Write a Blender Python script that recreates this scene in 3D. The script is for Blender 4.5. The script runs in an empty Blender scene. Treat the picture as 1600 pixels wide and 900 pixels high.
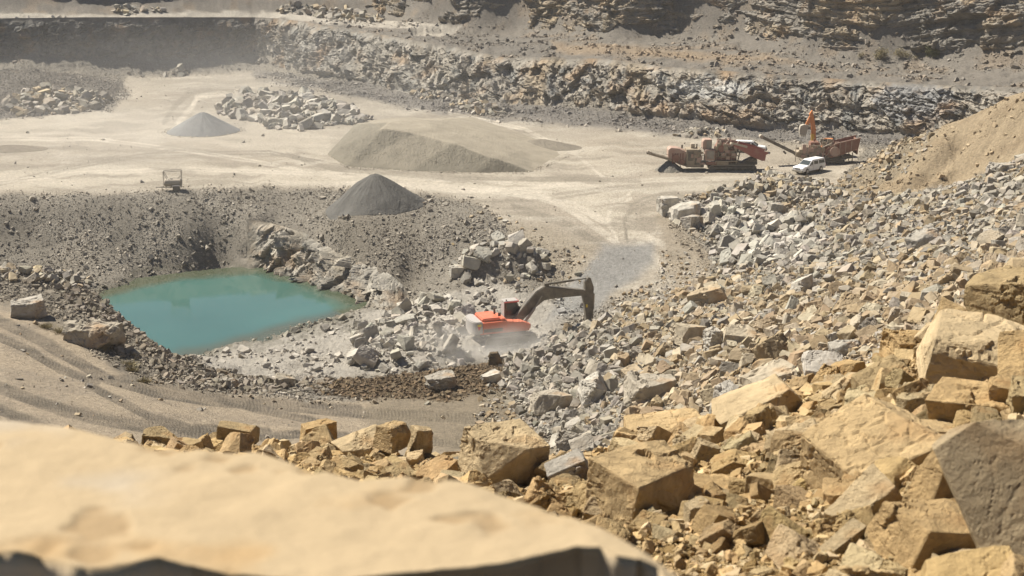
import bpy, bmesh, math, random
import numpy as np
from mathutils import Vector, Matrix, Euler
from mathutils.geometry import delaunay_2d_cdt

# ------------------------------------------------------------------ camera, world, sun, exposure
SC = bpy.context.scene
COL = SC.collection
R = math.radians
F = 2222.0                       # focal length in photo pixels (1600 wide)
HC = 40.0                        # camera height above the quarry floor
TP = 608.0 / F                   # tangent of the downward pitch
PITCH = math.atan(TP)
CP, SP = math.cos(PITCH), math.sin(PITCH)

cam_d = bpy.data.cameras.new('camera')
cam = bpy.data.objects.new('camera', cam_d)
COL.objects.link(cam)
cam.location = (0, 0, HC)
cam.rotation_euler = (R(90) - PITCH, 0, 0)
cam_d.sensor_width = 36.0
cam_d.lens = 36.0 * F / 1600.0
cam_d.clip_start = 0.1
cam_d.clip_end = 3000
cam_d.dof.use_dof = True
cam_d.dof.focus_distance = 120.0
cam_d.dof.aperture_fstop = 5.0
SC.camera = cam

SUN_AZ = (-0.84, 0.54)           # direction towards the sun, seen from above
SUN_EL = R(51)
world = bpy.data.worlds.new('World')
SC.world = world
world.use_nodes = True
wn = world.node_tree
bg = wn.nodes['Background']
sky = wn.nodes.new('ShaderNodeTexSky')
sky.sky_type = 'NISHITA'
sky.sun_disc = False
sky.sun_elevation = SUN_EL
sky.sun_rotation = math.atan2(SUN_AZ[0], SUN_AZ[1])
sky.air_density = 0.7
sky.altitude = 1800
sky.dust_density = 0.2
wn.links.new(sky.outputs[0], bg.inputs[0])
bg.inputs[1].default_value = 0.05

sd = bpy.data.lights.new('sun', 'SUN')
sd.energy = 5.0
sd.angle = R(0.5)
sd.color = (1.0, 0.93, 0.80)
sun = bpy.data.objects.new('sun', sd)
COL.objects.link(sun)
_k = math.hypot(*SUN_AZ)
sdir = Vector((SUN_AZ[0] / _k * math.cos(SUN_EL), SUN_AZ[1] / _k * math.cos(SUN_EL), math.sin(SUN_EL)))
sun.rotation_euler = sdir.to_track_quat('Z', 'Y').to_euler()
sun.location = (-60, 120, 90)

vs = SC.view_settings
SC.display_settings.display_device = 'sRGB'
vs.view_transform = 'Standard'
vs.look = 'None'
vs.gamma = 1.0
vs.use_curve_mapping = False
vs.exposure = 0.85
SC.render.engine = 'CYCLES'
SC.cycles.use_denoising = True
SC.cycles.max_bounces = 6
SC.cycles.diffuse_bounces = 2
SC.cycles.volume_bounces = 1
SC.cycles.volume_step_rate = 2.0
SC.cycles.volume_max_steps = 64
SC.cycles.caustics_reflective = False
SC.cycles.caustics_refractive = False
SC.cycles.use_adaptive_sampling = True
SC.cycles.adaptive_threshold = 0.02

rng = np.random.default_rng(7)
random.seed(7)

# ------------------------------------------------------------------ projection helpers
def by_depth(px, py, zc):
    """world point on the photo ray (px, py) at camera depth zc"""
    a = (px - 800) / F; b = (py - 450) / F
    return np.array([a * zc, zc * (CP - b * SP), HC - zc * (SP + b * CP)])

def by_z(px, py, z):
    b = (py - 450) / F
    return by_depth(px, py, (HC - z) / (SP + b * CP))

def by_zc_z(px, zc, z):
    return np.array([(px - 800) / F * zc, (zc - (HC - z) * SP) / CP, z])

def project(X, Y, Z):
    d = HC - Z
    zc = Y * CP + d * SP
    zc = np.where(zc < 0.05, 0.05, zc)
    return 800 + X / zc * F, 450 + (d * CP - Y * SP) / zc * F, zc

# ------------------------------------------------------------------ noise
def _hash(ix, iy, iz, s):
    h = (ix.astype(np.uint32) * np.uint32(374761393) + iy.astype(np.uint32) * np.uint32(668265263)
         + iz.astype(np.uint32) * np.uint32(2246822519) + np.uint32((s * 3266489917) & 0xffffffff))
    h ^= h >> np.uint32(15); h *= np.uint32(2246822519)
    h ^= h >> np.uint32(13); h *= np.uint32(3266489917)
    h ^= h >> np.uint32(16)
    return h

def _u(h):
    return (h & np.uint32(0xffffff)).astype(np.float32) / np.float32(0xffffff)

def vnoise(x, y, z, s=0):
    ix = np.floor(x).astype(np.int64); iy = np.floor(y).astype(np.int64); iz = np.floor(z).astype(np.int64)
    fx = (x - ix).astype(np.float32); fy = (y - iy).astype(np.float32); fz = (z - iz).astype(np.float32)
    fx = fx * fx * (3 - 2 * fx); fy = fy * fy * (3 - 2 * fy); fz = fz * fz * (3 - 2 * fz)
    out = 0
    for dx in (0, 1):
        wx = fx if dx else 1 - fx
        for dy in (0, 1):
            wy = fy if dy else 1 - fy
            for dz in (0, 1):
                wz = fz if dz else 1 - fz
                out = out + _u(_hash(ix + dx, iy + dy, iz + dz, s)) * wx * wy * wz
    return out * 2 - 1

def fbm(x, y, z=None, sc=1.0, oc=4, s=0, g=0.5):
    if z is None: z = np.zeros_like(x)
    a, t, n = 1.0, 0.0, 0.0
    for k in range(oc):
        t = t + a * vnoise(x * sc + 13.7 * k, y * sc - 7.1 * k, z * sc + 3.3 * k, s + k)
        n += a; a *= g; sc *= 2.03
    return t / n

def facets(x, y, z, s=0, tilt=0.9, flat=False):
    """blocky rock relief: every cell of a jittered grid is a tilted plane; returns (height, crack distance)"""
    ix = np.floor(x).astype(np.int64); iy = np.floor(y).astype(np.int64); iz = np.floor(z).astype(np.int64)
    d1 = np.full(x.shape, 9.0, np.float32); d2 = np.full(x.shape, 9.0, np.float32)
    best = np.zeros(x.shape, np.float32)
    for dx in (-1, 0, 1):
        for dy in (-1, 0, 1):
            for dz in ((0,) if flat else (-1, 0, 1)):
                cx, cy, cz = ix + dx, iy + dy, iz + dz
                h = _hash(cx, cy, cz, s)
                a = _u(h); b = _u(h * np.uint32(2654435761)); c = _u(h * np.uint32(40503) + np.uint32(977))
                qx = (x - cx - a); qy = (y - cy - b); qz = 0 if flat else (z - cz - c)
                d = qx * qx + qy * qy + qz * qz
                e = _u(h * np.uint32(69069) + np.uint32(12345)); f = _u(h * np.uint32(1664525) + np.uint32(777))
                hh = e + tilt * ((a - .5) * qx * 2 + (f - .5) * qy * 2 + ((b - .5) * 2 * qz if not flat else 0))
                near = d < d1
                d2 = np.where(near, d1, np.minimum(d2, d))
                best = np.where(near, hh, best)
                d1 = np.where(near, d, d1)
    return best - 0.5, np.sqrt(d2) - np.sqrt(d1)

def sstep(a, b, x):
    t = np.clip((x - a) / (b - a), 0, 1)
    return t * t * (3 - 2 * t)

def poly_sd(px, py, poly):
    """signed distance (inside positive) from pixels to a polygon"""
    P = np.array(poly, float)
    n = len(P)
    d = np.full(px.shape, 1e9); ins = np.zeros(px.shape, bool)
    for i in range(n):
        x0, y0 = P[i]; x1, y1 = P[(i + 1) % n]
        ex, ey = x1 - x0, y1 - y0
        t = np.clip(((px - x0) * ex + (py - y0) * ey) / (ex * ex + ey * ey + 1e-9), 0, 1)
        d = np.minimum(d, (px - x0 - t * ex) ** 2 + (py - y0 - t * ey) ** 2)
        c = ((y0 > py) != (y1 > py)) & (px < (x1 - x0) * (py - y0) / (y1 - y0 + 1e-12) + x0)
        ins ^= c
    d = np.sqrt(d)
    return np.where(ins, d, -d)

def line_d(px, py, pts):
    d = np.full(px.shape, 1e9); al = np.zeros(px.shape); L = 0
    for (x0, y0), (x1, y1) in zip(pts[:-1], pts[1:]):
        ex, ey = x1 - x0, y1 - y0
        l = math.hypot(ex, ey)
        t = np.clip(((px - x0) * ex + (py - y0) * ey) / (l * l + 1e-9), 0, 1)
        q = (px - x0 - t * ex) ** 2 + (py - y0 - t * ey) ** 2
        al = np.where(q < d, L + t * l, al)
        d = np.minimum(d, q); L += l
    return np.sqrt(d), al

# ------------------------------------------------------------------ object helpers
def tag(o, label=None, cat=None, group=None, kind=None):
    if label: o['label'] = label
    if cat: o['category'] = cat
    if group: o['group'] = group
    if kind: o['kind'] = kind
    return o

def np_mesh(name, V, T, mat, tint=None, smooth=False, link=True):
    """mesh object from numpy arrays; T is (n,3) or (n,4)"""
    me = bpy.data.meshes.new(name)
    V = np.asarray(V, np.float32); T = np.asarray(T, np.int32)
    k = T.shape[1]
    me.vertices.add(len(V)); me.vertices.foreach_set('co', V.ravel())
    me.loops.add(T.size); me.loops.foreach_set('vertex_index', T.ravel())
    me.polygons.add(len(T))
    me.polygons.foreach_set('loop_start', np.arange(0, T.size, k, dtype=np.int32))
    me.polygons.foreach_set('use_smooth', np.full(len(T), bool(smooth)))
    me.update(calc_edges=True)
    if tint is not None:
        c = np.ones((len(V), 4), np.float32); c[:, :3] = tint
        at = me.color_attributes.new('tint', 'FLOAT_COLOR', 'POINT')
        at.data.foreach_set('color', c.ravel())
    if mat: me.materials.append(mat)
    if not link: return me
    o = bpy.data.objects.new(name, me); COL.objects.link(o)
    return o

def grid_faces(nr, nc, wrap=False):
    i = np.arange(nr - 1)[:, None] * nc; j = np.arange(nc if wrap else nc - 1)[None, :]
    j2 = (j + 1) % nc
    return np.stack([i + j, i + j2, i + nc + j2, i + nc + j], -1).reshape(-1, 4)

# ------------------------------------------------------------------ materials
MAT = {}
def nodes(name):
    m = bpy.data.materials.new(name); m.use_nodes = True
    nt = m.node_tree
    b = nt.nodes['Principled BSDF']
    MAT[name] = m
    return m, nt, b

def rock_mat(name, src='tint', noise_sc=1.2, var=0.35, bump=0.35, fine=9.0, rough=0.95, coord='pos', stain=(0.30, 0.19, 0.09), stain_amt=0.25, dist=0.12):
    m, nt, b = nodes(name)
    N, L = nt.nodes, nt.links
    b.inputs['Roughness'].default_value = rough
    b.inputs['Specular IOR Level'].default_value = 0.15
    if src == 'tint':
        a = N.new('ShaderNodeAttribute'); a.attribute_name = 'tint'; base = a.outputs['Color']
    elif src == 'object':
        a = N.new('ShaderNodeObjectInfo'); base = a.outputs['Color']
    else:
        a = N.new('ShaderNodeRGB'); a.outputs[0].default_value = (*src, 1); base = a.outputs[0]
    if coord == 'pos':
        g = N.new('ShaderNodeNewGeometry'); vec = g.outputs['Position']
    else:
        g = N.new('ShaderNodeTexCoord'); vec = g.outputs['Object']
    n1 = N.new('ShaderNodeTexNoise'); n1.inputs['Scale'].default_value = noise_sc; n1.inputs['Detail'].default_value = 6; n1.inputs['Roughness'].default_value = 0.65
    L.new(vec, n1.inputs['Vector'])
    mr = N.new('ShaderNodeMapRange'); mr.inputs[1].default_value = 0.3; mr.inputs[2].default_value = 0.7
    mr.inputs[3].default_value = (1 - var) * .8; mr.inputs[4].default_value = (1 + var) * .8
    L.new(n1.outputs['Fac'], mr.inputs[0])
    mul = N.new('ShaderNodeVectorMath'); mul.operation = 'SCALE'
    L.new(base, mul.inputs[0]); L.new(mr.outputs[0], mul.inputs['Scale'])
    n2 = N.new('ShaderNodeTexNoise'); n2.inputs['Scale'].default_value = noise_sc * 0.55; n2.inputs['Detail'].default_value = 4
    of = N.new('ShaderNodeVectorMath'); of.operation = 'ADD'; of.inputs[1].default_value = (31, 17, 5)
    L.new(vec, of.inputs[0]); L.new(of.outputs[0], n2.inputs['Vector'])
    mr2 = N.new('ShaderNodeMapRange'); mr2.inputs[1].default_value = 0.52; mr2.inputs[2].default_value = 0.72; mr2.inputs[3].default_value = 0; mr2.inputs[4].default_value = stain_amt
    L.new(n2.outputs['Fac'], mr2.inputs[0])
    mx = N.new('ShaderNodeMix'); mx.data_type = 'RGBA'
    L.new(mr2.outputs[0], mx.inputs['Factor']); L.new(mul.outputs[0], mx.inputs['A']); mx.inputs['B'].default_value = (*stain, 1)
    L.new(mx.outputs['Result'], b.inputs['Base Color'])
    n3 = N.new('ShaderNodeTexNoise'); n3.inputs['Scale'].default_value = fine; n3.inputs['Detail'].default_value = 8; n3.inputs['Roughness'].default_value = 0.7
    L.new(vec, n3.inputs['Vector'])
    bp = N.new('ShaderNodeBump'); bp.inputs['Strength'].default_value = bump; bp.inputs['Distance'].default_value = dist
    L.new(n3.outputs['Fac'], bp.inputs['Height']); L.new(bp.outputs[0], b.inputs['Normal'])
    return m

rock_mat('terrain_dirt', noise_sc=2.6, var=0.26, bump=1.0, fine=4.5, stain_amt=0.0, dist=0.25)
rock_mat('cliff_rock', noise_sc=0.35, var=0.35, bump=0.8, fine=2.2, stain=(0.34, 0.22, 0.12), stain_amt=0.55, dist=0.3)
rock_mat('rubble_rock', noise_sc=1.1, var=0.16, bump=0.5, fine=5.0, stain_amt=0.15, dist=0.08)
rock_mat('near_rock', src='object', noise_sc=2.4, var=0.3, bump=0.9, fine=9.0, stain=(0.33, 0.19, 0.08), stain_amt=0.6, coord='obj', dist=0.05)
rock_mat('pile_gravel', noise_sc=0.7, var=0.1, bump=0.8, fine=5.0, stain_amt=0.0, dist=0.15)

def paint(name, col, rough=0.5, metal=0.0, dust=0.35, dustcol=(0.42, 0.36, 0.28), sc=1.5):
    """machine paint with dust lying in cloudy patches"""
    m, nt, b = nodes(name)
    N, L = nt.nodes, nt.links
    tc = N.new('ShaderNodeTexCoord')
    n = N.new('ShaderNodeTexNoise'); n.inputs['Scale'].default_value = sc; n.inputs['Detail'].default_value = 7; n.inputs['Roughness'].default_value = 0.7
    L.new(tc.outputs['Object'], n.inputs['Vector'])
    mr = N.new('ShaderNodeMapRange'); mr.inputs[1].default_value = 0.35; mr.inputs[2].default_value = 0.7; mr.inputs[3].default_value = dust * 0.4; mr.inputs[4].default_value = min(1, dust * 1.6)
    L.new(n.outputs['Fac'], mr.inputs[0])
    mx = N.new('ShaderNodeMix'); mx.data_type = 'RGBA'
    mx.inputs['A'].default_value = (*col, 1); mx.inputs['B'].default_value = (*dustcol, 1)
    L.new(mr.outputs[0], mx.inputs['Factor']); L.new(mx.outputs['Result'], b.inputs['Base Color'])
    b.inputs['Roughness'].default_value = rough; b.inputs['Metallic'].default_value = metal
    return m
# ------------------------------------------------------------------ terrain: breaklines -> TIN -> polar grid
PTS = []; EDG = []
def brk(pts, link=True):
    i0 = len(PTS)
    for p in pts:
        if isinstance(p, tuple): p = by_z(*p)
        PTS.append(np.array(p, float))
    if link:
        for k in range(len(pts) - 1): EDG.append((i0 + k, i0 + k + 1))
    return [PTS[i] for i in range(i0, len(PTS))]

# lower rock face: base (px,py,z), top py, setback in depth (m)
LW = [(-700, 150, 0, 38, 1.6), (-350, 132, 0, 33, 1.6), (-100, 124, 0, 31, 1.6), (60, 122, 0, 29, 1.6), (130, 121, 0, 28, 1.6), (250, 116, 0, 28, 1.6),
      (330, 111, 0, 28, 1.6), (400, 108, 0, 28, 1.6), (440, 112, .3, 30, 6), (480, 120, .5, 35, 8), (560, 131, .5, 48, 9), (640, 147, .5, 62, 9),
      (720, 158, .5, 76, 9), (800, 165, .8, 92, 9), (850, 168, 1, 90, 8), (950, 178, 1, 93, 7.5), (1050, 188, 1, 106, 7),
      (1150, 200, 1, 113, 7), (1250, 206, 1, 120, 6.5), (1350, 213, 1, 127, 6.5), (1450, 218, 1.5, 133, 6.5), (1600, 230, 2, 138, 6.5),
      (1750, 238, 2, 146, 6), (2300, 262, 3, 180, 6)]
base1 = [by_z(a, b, c) for a, b, c, _, _ in LW]
top1 = []
for (a, b, c, t, s), B in zip(LW, base1):
    zc = B[1] * CP + (HC - B[2]) * SP
    top1.append(by_depth(a, t, zc + s))
# upper rock face: base py, rise above the lower top
UW = [(-700, 30, 0), (-350, 26, 0), (-100, 20, 0), (130, 18.5, 0), (250, 18, 0), (400, 17, 0), (480, 16, .1), (560, 20, .3), (640, 33, .8), (720, 44, 1.2),
      (800, 52, 1.5), (950, 56, 2), (1050, 58, 2.3), (1150, 62, 2.5), (1250, 78, 2.2), (1350, 90, 1.8), (1450, 96, 1.5), (1600, 103, 1.5),
      (1750, 112, 2), (2300, 150, 2)]
tx = [p[0] for p in LW]; tz = [p[2] for p in top1]
base2 = [by_z(a, b, np.interp(a, tx, tz) + r) for a, b, r in UW]
def face_out(base, k):
    a = base[max(0, k - 1)]; b = base[min(len(base) - 1, k + 1)]
    d = b - a; n = np.array([d[1], -d[0], 0]); n /= np.linalg.norm(n)
    return n                       # towards the pit
top2 = []
for k, B in enumerate(base2):
    n = face_out(base2, k)
    top2.append(B - n * (9 if B[0] > -40 else 3) + np.array([0, 0, 26 - B[2] * 0.4 if B[0] > -40 else 8.5]))
far = [T - face_out(base2, k) * 60 + np.array([0, 0, 3]) for k, T in enumerate(top2)]

brk([p for p in base1]); brk([p for p in top1]); brk([p for p in base2]); brk([p for p in top2]); brk(far)
# floor
brk([(-700, 240, 0), (-300, 240, 0), (0, 240, 0), (300, 240, 0), (600, 240, 0), (900, 250, 0), (1100, 240, 0), (1250, 262, 0), (1300, 265, .2)], False)
brk([(100, 180, 0), (400, 160, 0), (600, 180, 0), (800, 200, 0), (1000, 215, 0), (1200, 225, 0), (1350, 235, .3)], False)
# talus bank at far left
brk([(-300, 112, 5), (-100, 108, 5), (0, 106, 4.5), (80, 110, 3.2), (150, 116, 1.2)], False)
brk([(-300, 175, .2), (-100, 178, .2), (0, 182, .1), (90, 180, .1), (160, 168, 0), (190, 145, 0)])
# pit rim
brk([(-700, 330, 0), (-400, 320, 0), (-150, 312, 0), (0, 308, 0), (150, 308, 0), (240, 302, 0), (300, 298, 0), (430, 293, 0), (520, 296, -.1), (640, 300, -.2), (700, 312, -.3), (745, 330, -.6),
     (790, 350, -1), (850, 372, -1.6), (920, 380, -1.9), (1010, 380, -1.7), (1040, 345, -.7)])
brk([(520, 345, -1.2), (570, 350, -1.3), (640, 356, -1.5), (700, 360, -1.6), (760, 372, -2.2), (830, 392, -2.9)], False)
brk([(-300, 395, -5.8), (0, 392, -5.8), (60, 390, -5.8), (130, 372, -4.6), (230, 370, -4.5), (320, 352, -3.45), (400, 340, -2.4)], False)
OC = [(385, 424, 342, 4), (420, 424, 348, 5), (445, 431, 355, 5), (490, 443, 370, 6), (535, 460, 390, 7), (572, 478, 408, 8), (610, 486, 430, 8), (640, 482, 450, 7)]
oc_b = [by_z(p, q, -8.3 if p < 600 else -7.8) for p, q, _, _ in OC]
oc_t = [by_depth(p, t, (B[1] * CP + (HC - B[2]) * SP) + k) for (p, q, t, k), B in zip(OC, oc_b)]
brk([p + np.array([.25, .6, -.3]) for p in oc_b]); brk(oc_t)
brk([(700, 455, -6.0), (790, 450, -5.8), (880, 440, -5)], False)
# pond shore and bottom
WZ = -8.0
SHORE = [(165, 458), (230, 440), (300, 431), (360, 425), (410, 423), (445, 431), (490, 443), (535, 460), (572, 478), (530, 492), (480, 504),
         (420, 521), (360, 538), (300, 553), (270, 570), (225, 560), (180, 530), (140, 500), (130, 475)]
sh = [by_z(a, b, WZ) for a, b in SHORE]
i0 = len(PTS); brk(sh)
EDG.append((len(PTS) - 1, i0))
brk([(250, 465, WZ - 3), (350, 455, WZ - 4), (430, 460, WZ - 4), (480, 475, WZ - 2.5), (400, 500, WZ - 3), (300, 520, WZ - 3), (220, 500, WZ - 3)], False)
# shelf by the digger
brk([(600, 480, -7.2), (660, 475, -6.8), (720, 470, -6.5), (600, 520, -7.3), (700, 520, -7), (800, 500, -6.6), (860, 480, -6), (450, 545, -7.4), (400, 575, -7.2),
     (520, 560, -7.2), (640, 560, -7), (740, 545, -6.8), (820, 530, -6.8)], False)
# ramp
brk([(900, 420, -3.7), (960, 415, -3.3), (1010, 420, -3.3), (880, 465, -5.8), (950, 460, -5)], False)
# bank lip above the pond, with a low bund
lip = brk([(-400, 428, .8), (-100, 425, .8), (60, 428, .6), (130, 440, 0), (165, 468, 0), (200, 503, 0), (235, 532, -.5), (262, 553, -1), (310, 575, -2), (370, 590, -2.8),
     (450, 600, -3.9), (560, 596, -4.3), (650, 584, -4.2), (740, 570, -4.6), (785, 562, -5)])
brk([p + np.array([.4, 6.0, -3.8 if k < 9 else -2.9]) for k, p in enumerate(lip)][:-1])
brk([(-400, 450, 1), (0, 450, 1.0), (90, 462, 1.1), (150, 500, 1.4), (200, 545, 1.0), (250, 580, .6), (330, 604, -1.2), (400, 614, -2.4), (500, 620, -3.6), (600, 618, -4.2), (700, 612, -4.4), (790, 600, -4.7)])
brk([(-400, 520, 4), (0, 520, 3.3), (0, 580, 5.3), (-400, 600, 7), (-400, 680, 10), (0, 660, 8), (200, 610, 3.2), (200, 690, 6), (400, 660, .2), (400, 700, 2),
     (600, 660, -2.5), (600, 710, -.5), (740, 640, -3.6), (760, 700, -1.5)], False)
# toe of the muck pile
brk([(785, 575, -5), (850, 527, -6.3), (920, 508, -6.2), (1000, 475, -5), (1060, 455, -4.2), (1110, 435, -3), (1122, 405, -2.2), (1068, 352, -.9), (1036, 328, -.2), (1090, 305, 0), (1165, 288, 0), (1300, 298, .8)])
brk([(790, 600, -4.7), (805, 645, -3.7), (880, 692, -1.6), (900, 722, -.4)])
brk([(900, 560, -3), (1000, 520, -1.5), (1000, 600, 1), (1000, 660, 3), (1000, 720, 5), (1100, 480, 0), (1100, 560, 4), (1100, 620, 7), (1100, 700, 10),
     (1200, 420, 0), (1200, 480, 4), (1200, 560, 8), (1200, 620, 11), (1300, 360, 1), (1300, 420, 4), (1300, 500, 9), (1300, 590, 13),
     (1400, 330, 3), (1400, 400, 7), (1400, 470, 12), (1400, 560, 16.5), (1500, 290, 5), (1500, 380, 10), (1500, 500, 17), (1600, 262, 8.3),
     (1600, 330, 11), (1600, 445, 18), (1800, 240, 12), (1800, 350, 18), (1800, 460, 23), (2300, 230, 20), (2300, 400, 26), (1180, 340, -.5), (1150, 385, -1.2)], False)
# dirt mound at the right, ridge, foot, back
ridge = brk([(1318, 285, .2), (1350, 258, 2.6), (1380, 240, 4.2), (1430, 212, 7.2), (1500, 177, 11.2), (1600, 122, 17), (1750, 62, 23.5), (2300, -30, 31)])
brk([(1320, 302, .6), (1400, 303, 1.8), (1500, 288, 3.6), (1600, 252, 8), (1800, 215, 13), (2300, 180, 21)])
brk([np.array([p[0] + 3.0, p[1] + 3 + .75 * p[2], 1.2]) for p in ridge[:-2]] + [np.array([ridge[-2][0] + 6, ridge[-2][1] + 14, 6.0])])
# camera bank
crest = [(-900, 680, 19), (-200, 690, 20), (100, 700, 20.5), (300, 702, 20.5), (500, 702, 20.5), (650, 714, 20), (800, 724, 19.5), (920, 714, 19.5), (1040, 692, 20),
         (1130, 668, 20), (1210, 650, 20), (1300, 618, 19.5), (1400, 572, 19), (1500, 524, 18.5), (1600, 466, 18.5), (1800, 390, 19), (2400, 240, 20)]
cr = [by_depth(*c) for c in crest]
brk(cr)
brk([p + np.array([0, 3.0, -2.4]) for p in cr])
brk([by_zc_z(-900, 50, 14), by_zc_z(0, 52, 13), by_zc_z(500, 52, 12), by_zc_z(900, 52, 12), by_zc_z(1200, 50, 17), by_zc_z(1600, 45, 24), by_zc_z(2400, 45, 30)], False)
brk([by_depth(300, 790, 11.5), by_depth(620, 790, 12), by_depth(820, 830, 10), by_depth(1100, 905, 7.6), by_depth(1350, 905, 7.0), by_depth(1600, 905, 6.5),
     by_depth(1350, 740, 11), by_depth(1600, 700, 10), by_depth(1050, 790, 11.5)], False)
brk([(0, 1.5, 38.2), (3, 2.5, 38.0), (-5, 3, 38.0), (6, 5, 37.5), (-8, 8, 36.5), (0, 5, 37.2)], False) if False else None
for q in [(0, 1.0, 38.3), (2.2, 3.2, 37.9), (-5, 3, 37.9), (7, 5, 37.9), (-9, 8, 36.6), (0, 5, 36.9), (-40, -5, 38), (40, -5, 40), (0, -30, 39),
          (-200, -30, 30), (200, -30, 38), (-260, 120, 22), (-260, 200, 4), (260, 120, 40), (300, 250, 36), (-120, 60, 22), (-330, 500, 40), (330, 500, 40), (-500, 330, 20), (500, 330, 36), (0, 560, 40),
          (-260, 20, 30), (-500, -30, 30), (500, -30, 40), (500, 560, 40), (-500, 560, 40), (120, 60, 34)]:
    PTS.append(np.array(q, float))

v2 = [Vector((p[0], p[1])) for p in PTS]
rv, re_, rf, ov, oe, of_ = delaunay_2d_cdt(v2, EDG, [], 0, 1e-4)
tz_ = []
for k, v in enumerate(rv):
    src = ov[k]
    if src: tz_.append(np.mean([PTS[i][2] for i in src]))
    else: tz_.append(None)
# vertices made by crossing breaklines: take the nearest known heights along their neighbours
nb = {}
for a, b in re_: nb.setdefault(a, []).append(b); nb.setdefault(b, []).append(a)
for k, z in enumerate(tz_):
    if z is None:
        c = [(1 / ((rv[k] - rv[j]).length + 1e-3), tz_[j]) for j in nb.get(k, []) if tz_[j] is not None]
        tz_[k] = sum(w * h for w, h in c) / sum(w for w, h in c) if c else 0.0

def geo(a, b, r): return list(np.exp(np.arange(math.log(a), math.log(b), r)))
RR = np.array([0.25] + geo(0.6, 6, .02) + geo(6, 40, .0065) + geo(40, 100, .0055) + geo(100, 345, .0030) + list(np.arange(345, 375, 1.5)) + list(np.arange(378, 560, 12)))
TH = np.concatenate([np.linspace(-60, -24, 40)[:-1], np.linspace(-24, -20.6, 30)[:-1], np.linspace(-20.6, 20.6, 960), np.linspace(20.6, 24, 30)[1:], np.linspace(24, 60, 40)[1:]])
TH = np.radians(TH)
NR, NT = len(RR), len(TH)
GX = RR[:, None] * np.sin(TH)[None, :]; GY = RR[:, None] * np.cos(TH)[None, :]
GZ = np.zeros((NR, NT))
for tri in rf:
    for m in range(1, len(tri) - 1):
        ids = (tri[0], tri[m], tri[m + 1])
        A, B, C = (np.array((rv[i].x, rv[i].y, tz_[i])) for i in ids)
        xs = np.array([A[0], B[0], C[0]]); ys = np.array([A[1], B[1], C[1]])
        det = (B[1] - C[1]) * (A[0] - C[0]) + (C[0] - B[0]) * (A[1] - C[1])
        if abs(det) < 1e-9: continue
        if ys.max() < -1: continue
        rr = np.hypot(xs, ys); tt = np.arctan2(xs, ys)
        # nearest distance of triangle to the origin along its edges
        rmin = rr.min()
        for p, q in ((A, B), (B, C), (C, A)):
            e = q[:2] - p[:2]; t = np.clip(-(p[:2] @ e) / (e @ e + 1e-12), 0, 1); rmin = min(rmin, np.linalg.norm(p[:2] + t * e))
        inside0 = False
        if tt.max() - tt.min() > 3.0 or ys.min() < 0: tlo, thi = -9, 9; rmin = 0
        else: tlo, thi = tt.min(), tt.max()
        ia, ib = np.searchsorted(RR, rmin - 1e-6), np.searchsorted(RR, rr.max() + 1e-6)
        ja, jb = np.searchsorted(TH, tlo - 1e-6), np.searchsorted(TH, thi + 1e-6)
        if ia >= ib or ja >= jb: continue
        X = GX[ia:ib, ja:jb]; Y = GY[ia:ib, ja:jb]
        l1 = ((B[1] - C[1]) * (X - C[0]) + (C[0] - B[0]) * (Y - C[1])) / det
        l2 = ((C[1] - A[1]) * (X - C[0]) + (A[0] - C[0]) * (Y - C[1])) / det
        l3 = 1 - l1 - l2
        ok = (l1 >= -1e-7) & (l2 >= -1e-7) & (l3 >= -1e-7)
        z = l1 * A[2] + l2 * B[2] + l3 * C[2]
        GZ[ia:ib, ja:jb][ok] = z[ok]

def blur(Z, n, it=2):
    Z = Z.copy()
    for _ in range(it):
        for ax in (0, 1):
            P = np.concatenate([np.repeat(np.take(Z, [0], ax), n, ax), Z, np.repeat(np.take(Z, [-1], ax), n, ax)], ax)
            c = np.cumsum(P, ax); c = np.concatenate([np.zeros_like(np.take(c, [0], ax)), c], ax)
            m = 2 * n + 1
            if ax == 0: Z = (c[m:] - c[:-m]) / m
            else: Z = (c[:, m:] - c[:, :-m]) / m
    return Z
GZ0 = blur(GZ, 4, 2)

def grid_ij(x, y):
    r = np.hypot(x, y); t = np.arctan2(x, y)
    return np.interp(r, RR, np.arange(NR)), np.interp(t, TH, np.arange(NT))
def sample(G, x, y):
    x = np.atleast_1d(np.asarray(x, float)); y = np.atleast_1d(np.asarray(y, float))
    fi, fj = grid_ij(x, y)
    i = np.clip(fi.astype(int), 0, NR - 2); j = np.clip(fj.astype(int), 0, NT - 2)
    a, b = (fi - i), (fj - j)
    if G.ndim == 3: a, b = a[:, None], b[:, None]
    return (G[i, j] * (1 - a) * (1 - b) + G[i + 1, j] * a * (1 - b) + G[i, j + 1] * (1 - a) * b + G[i + 1, j + 1] * a * b)

# pixel coordinates of every node as the authoring map for zones
PX, PY, ZC = project(GX, GY, GZ0)
wob = fbm(PX / 40, PY / 22, oc=4, s=5) * 9 * np.clip(150 / ZC, .6, 3)
PXw = PX + wob; PYw = PY + 0.55 * fbm(PX / 30 + 50, PY / 16, oc=4, s=9) * 9
def zone(poly, soft=6, zmin=0, zmax=999, warp=True):
    """0..1 mask of the ground inside a photo polygon, within a depth range"""
    P = np.array(poly, float); m = 25 + soft
    out = np.zeros(PX.shape, np.float32)
    bb = (PX > P[:, 0].min() - m) & (PX < P[:, 0].max() + m) & (PY > P[:, 1].min() - m) & (PY < P[:, 1].max() + m) & (ZC > zmin) & (ZC < zmax)
    if bb.any():
        d = poly_sd((PXw if warp else PX)[bb], (PYw if warp else PY)[bb], poly)
        out[bb] = sstep(-soft, soft, d)
    return out

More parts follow.
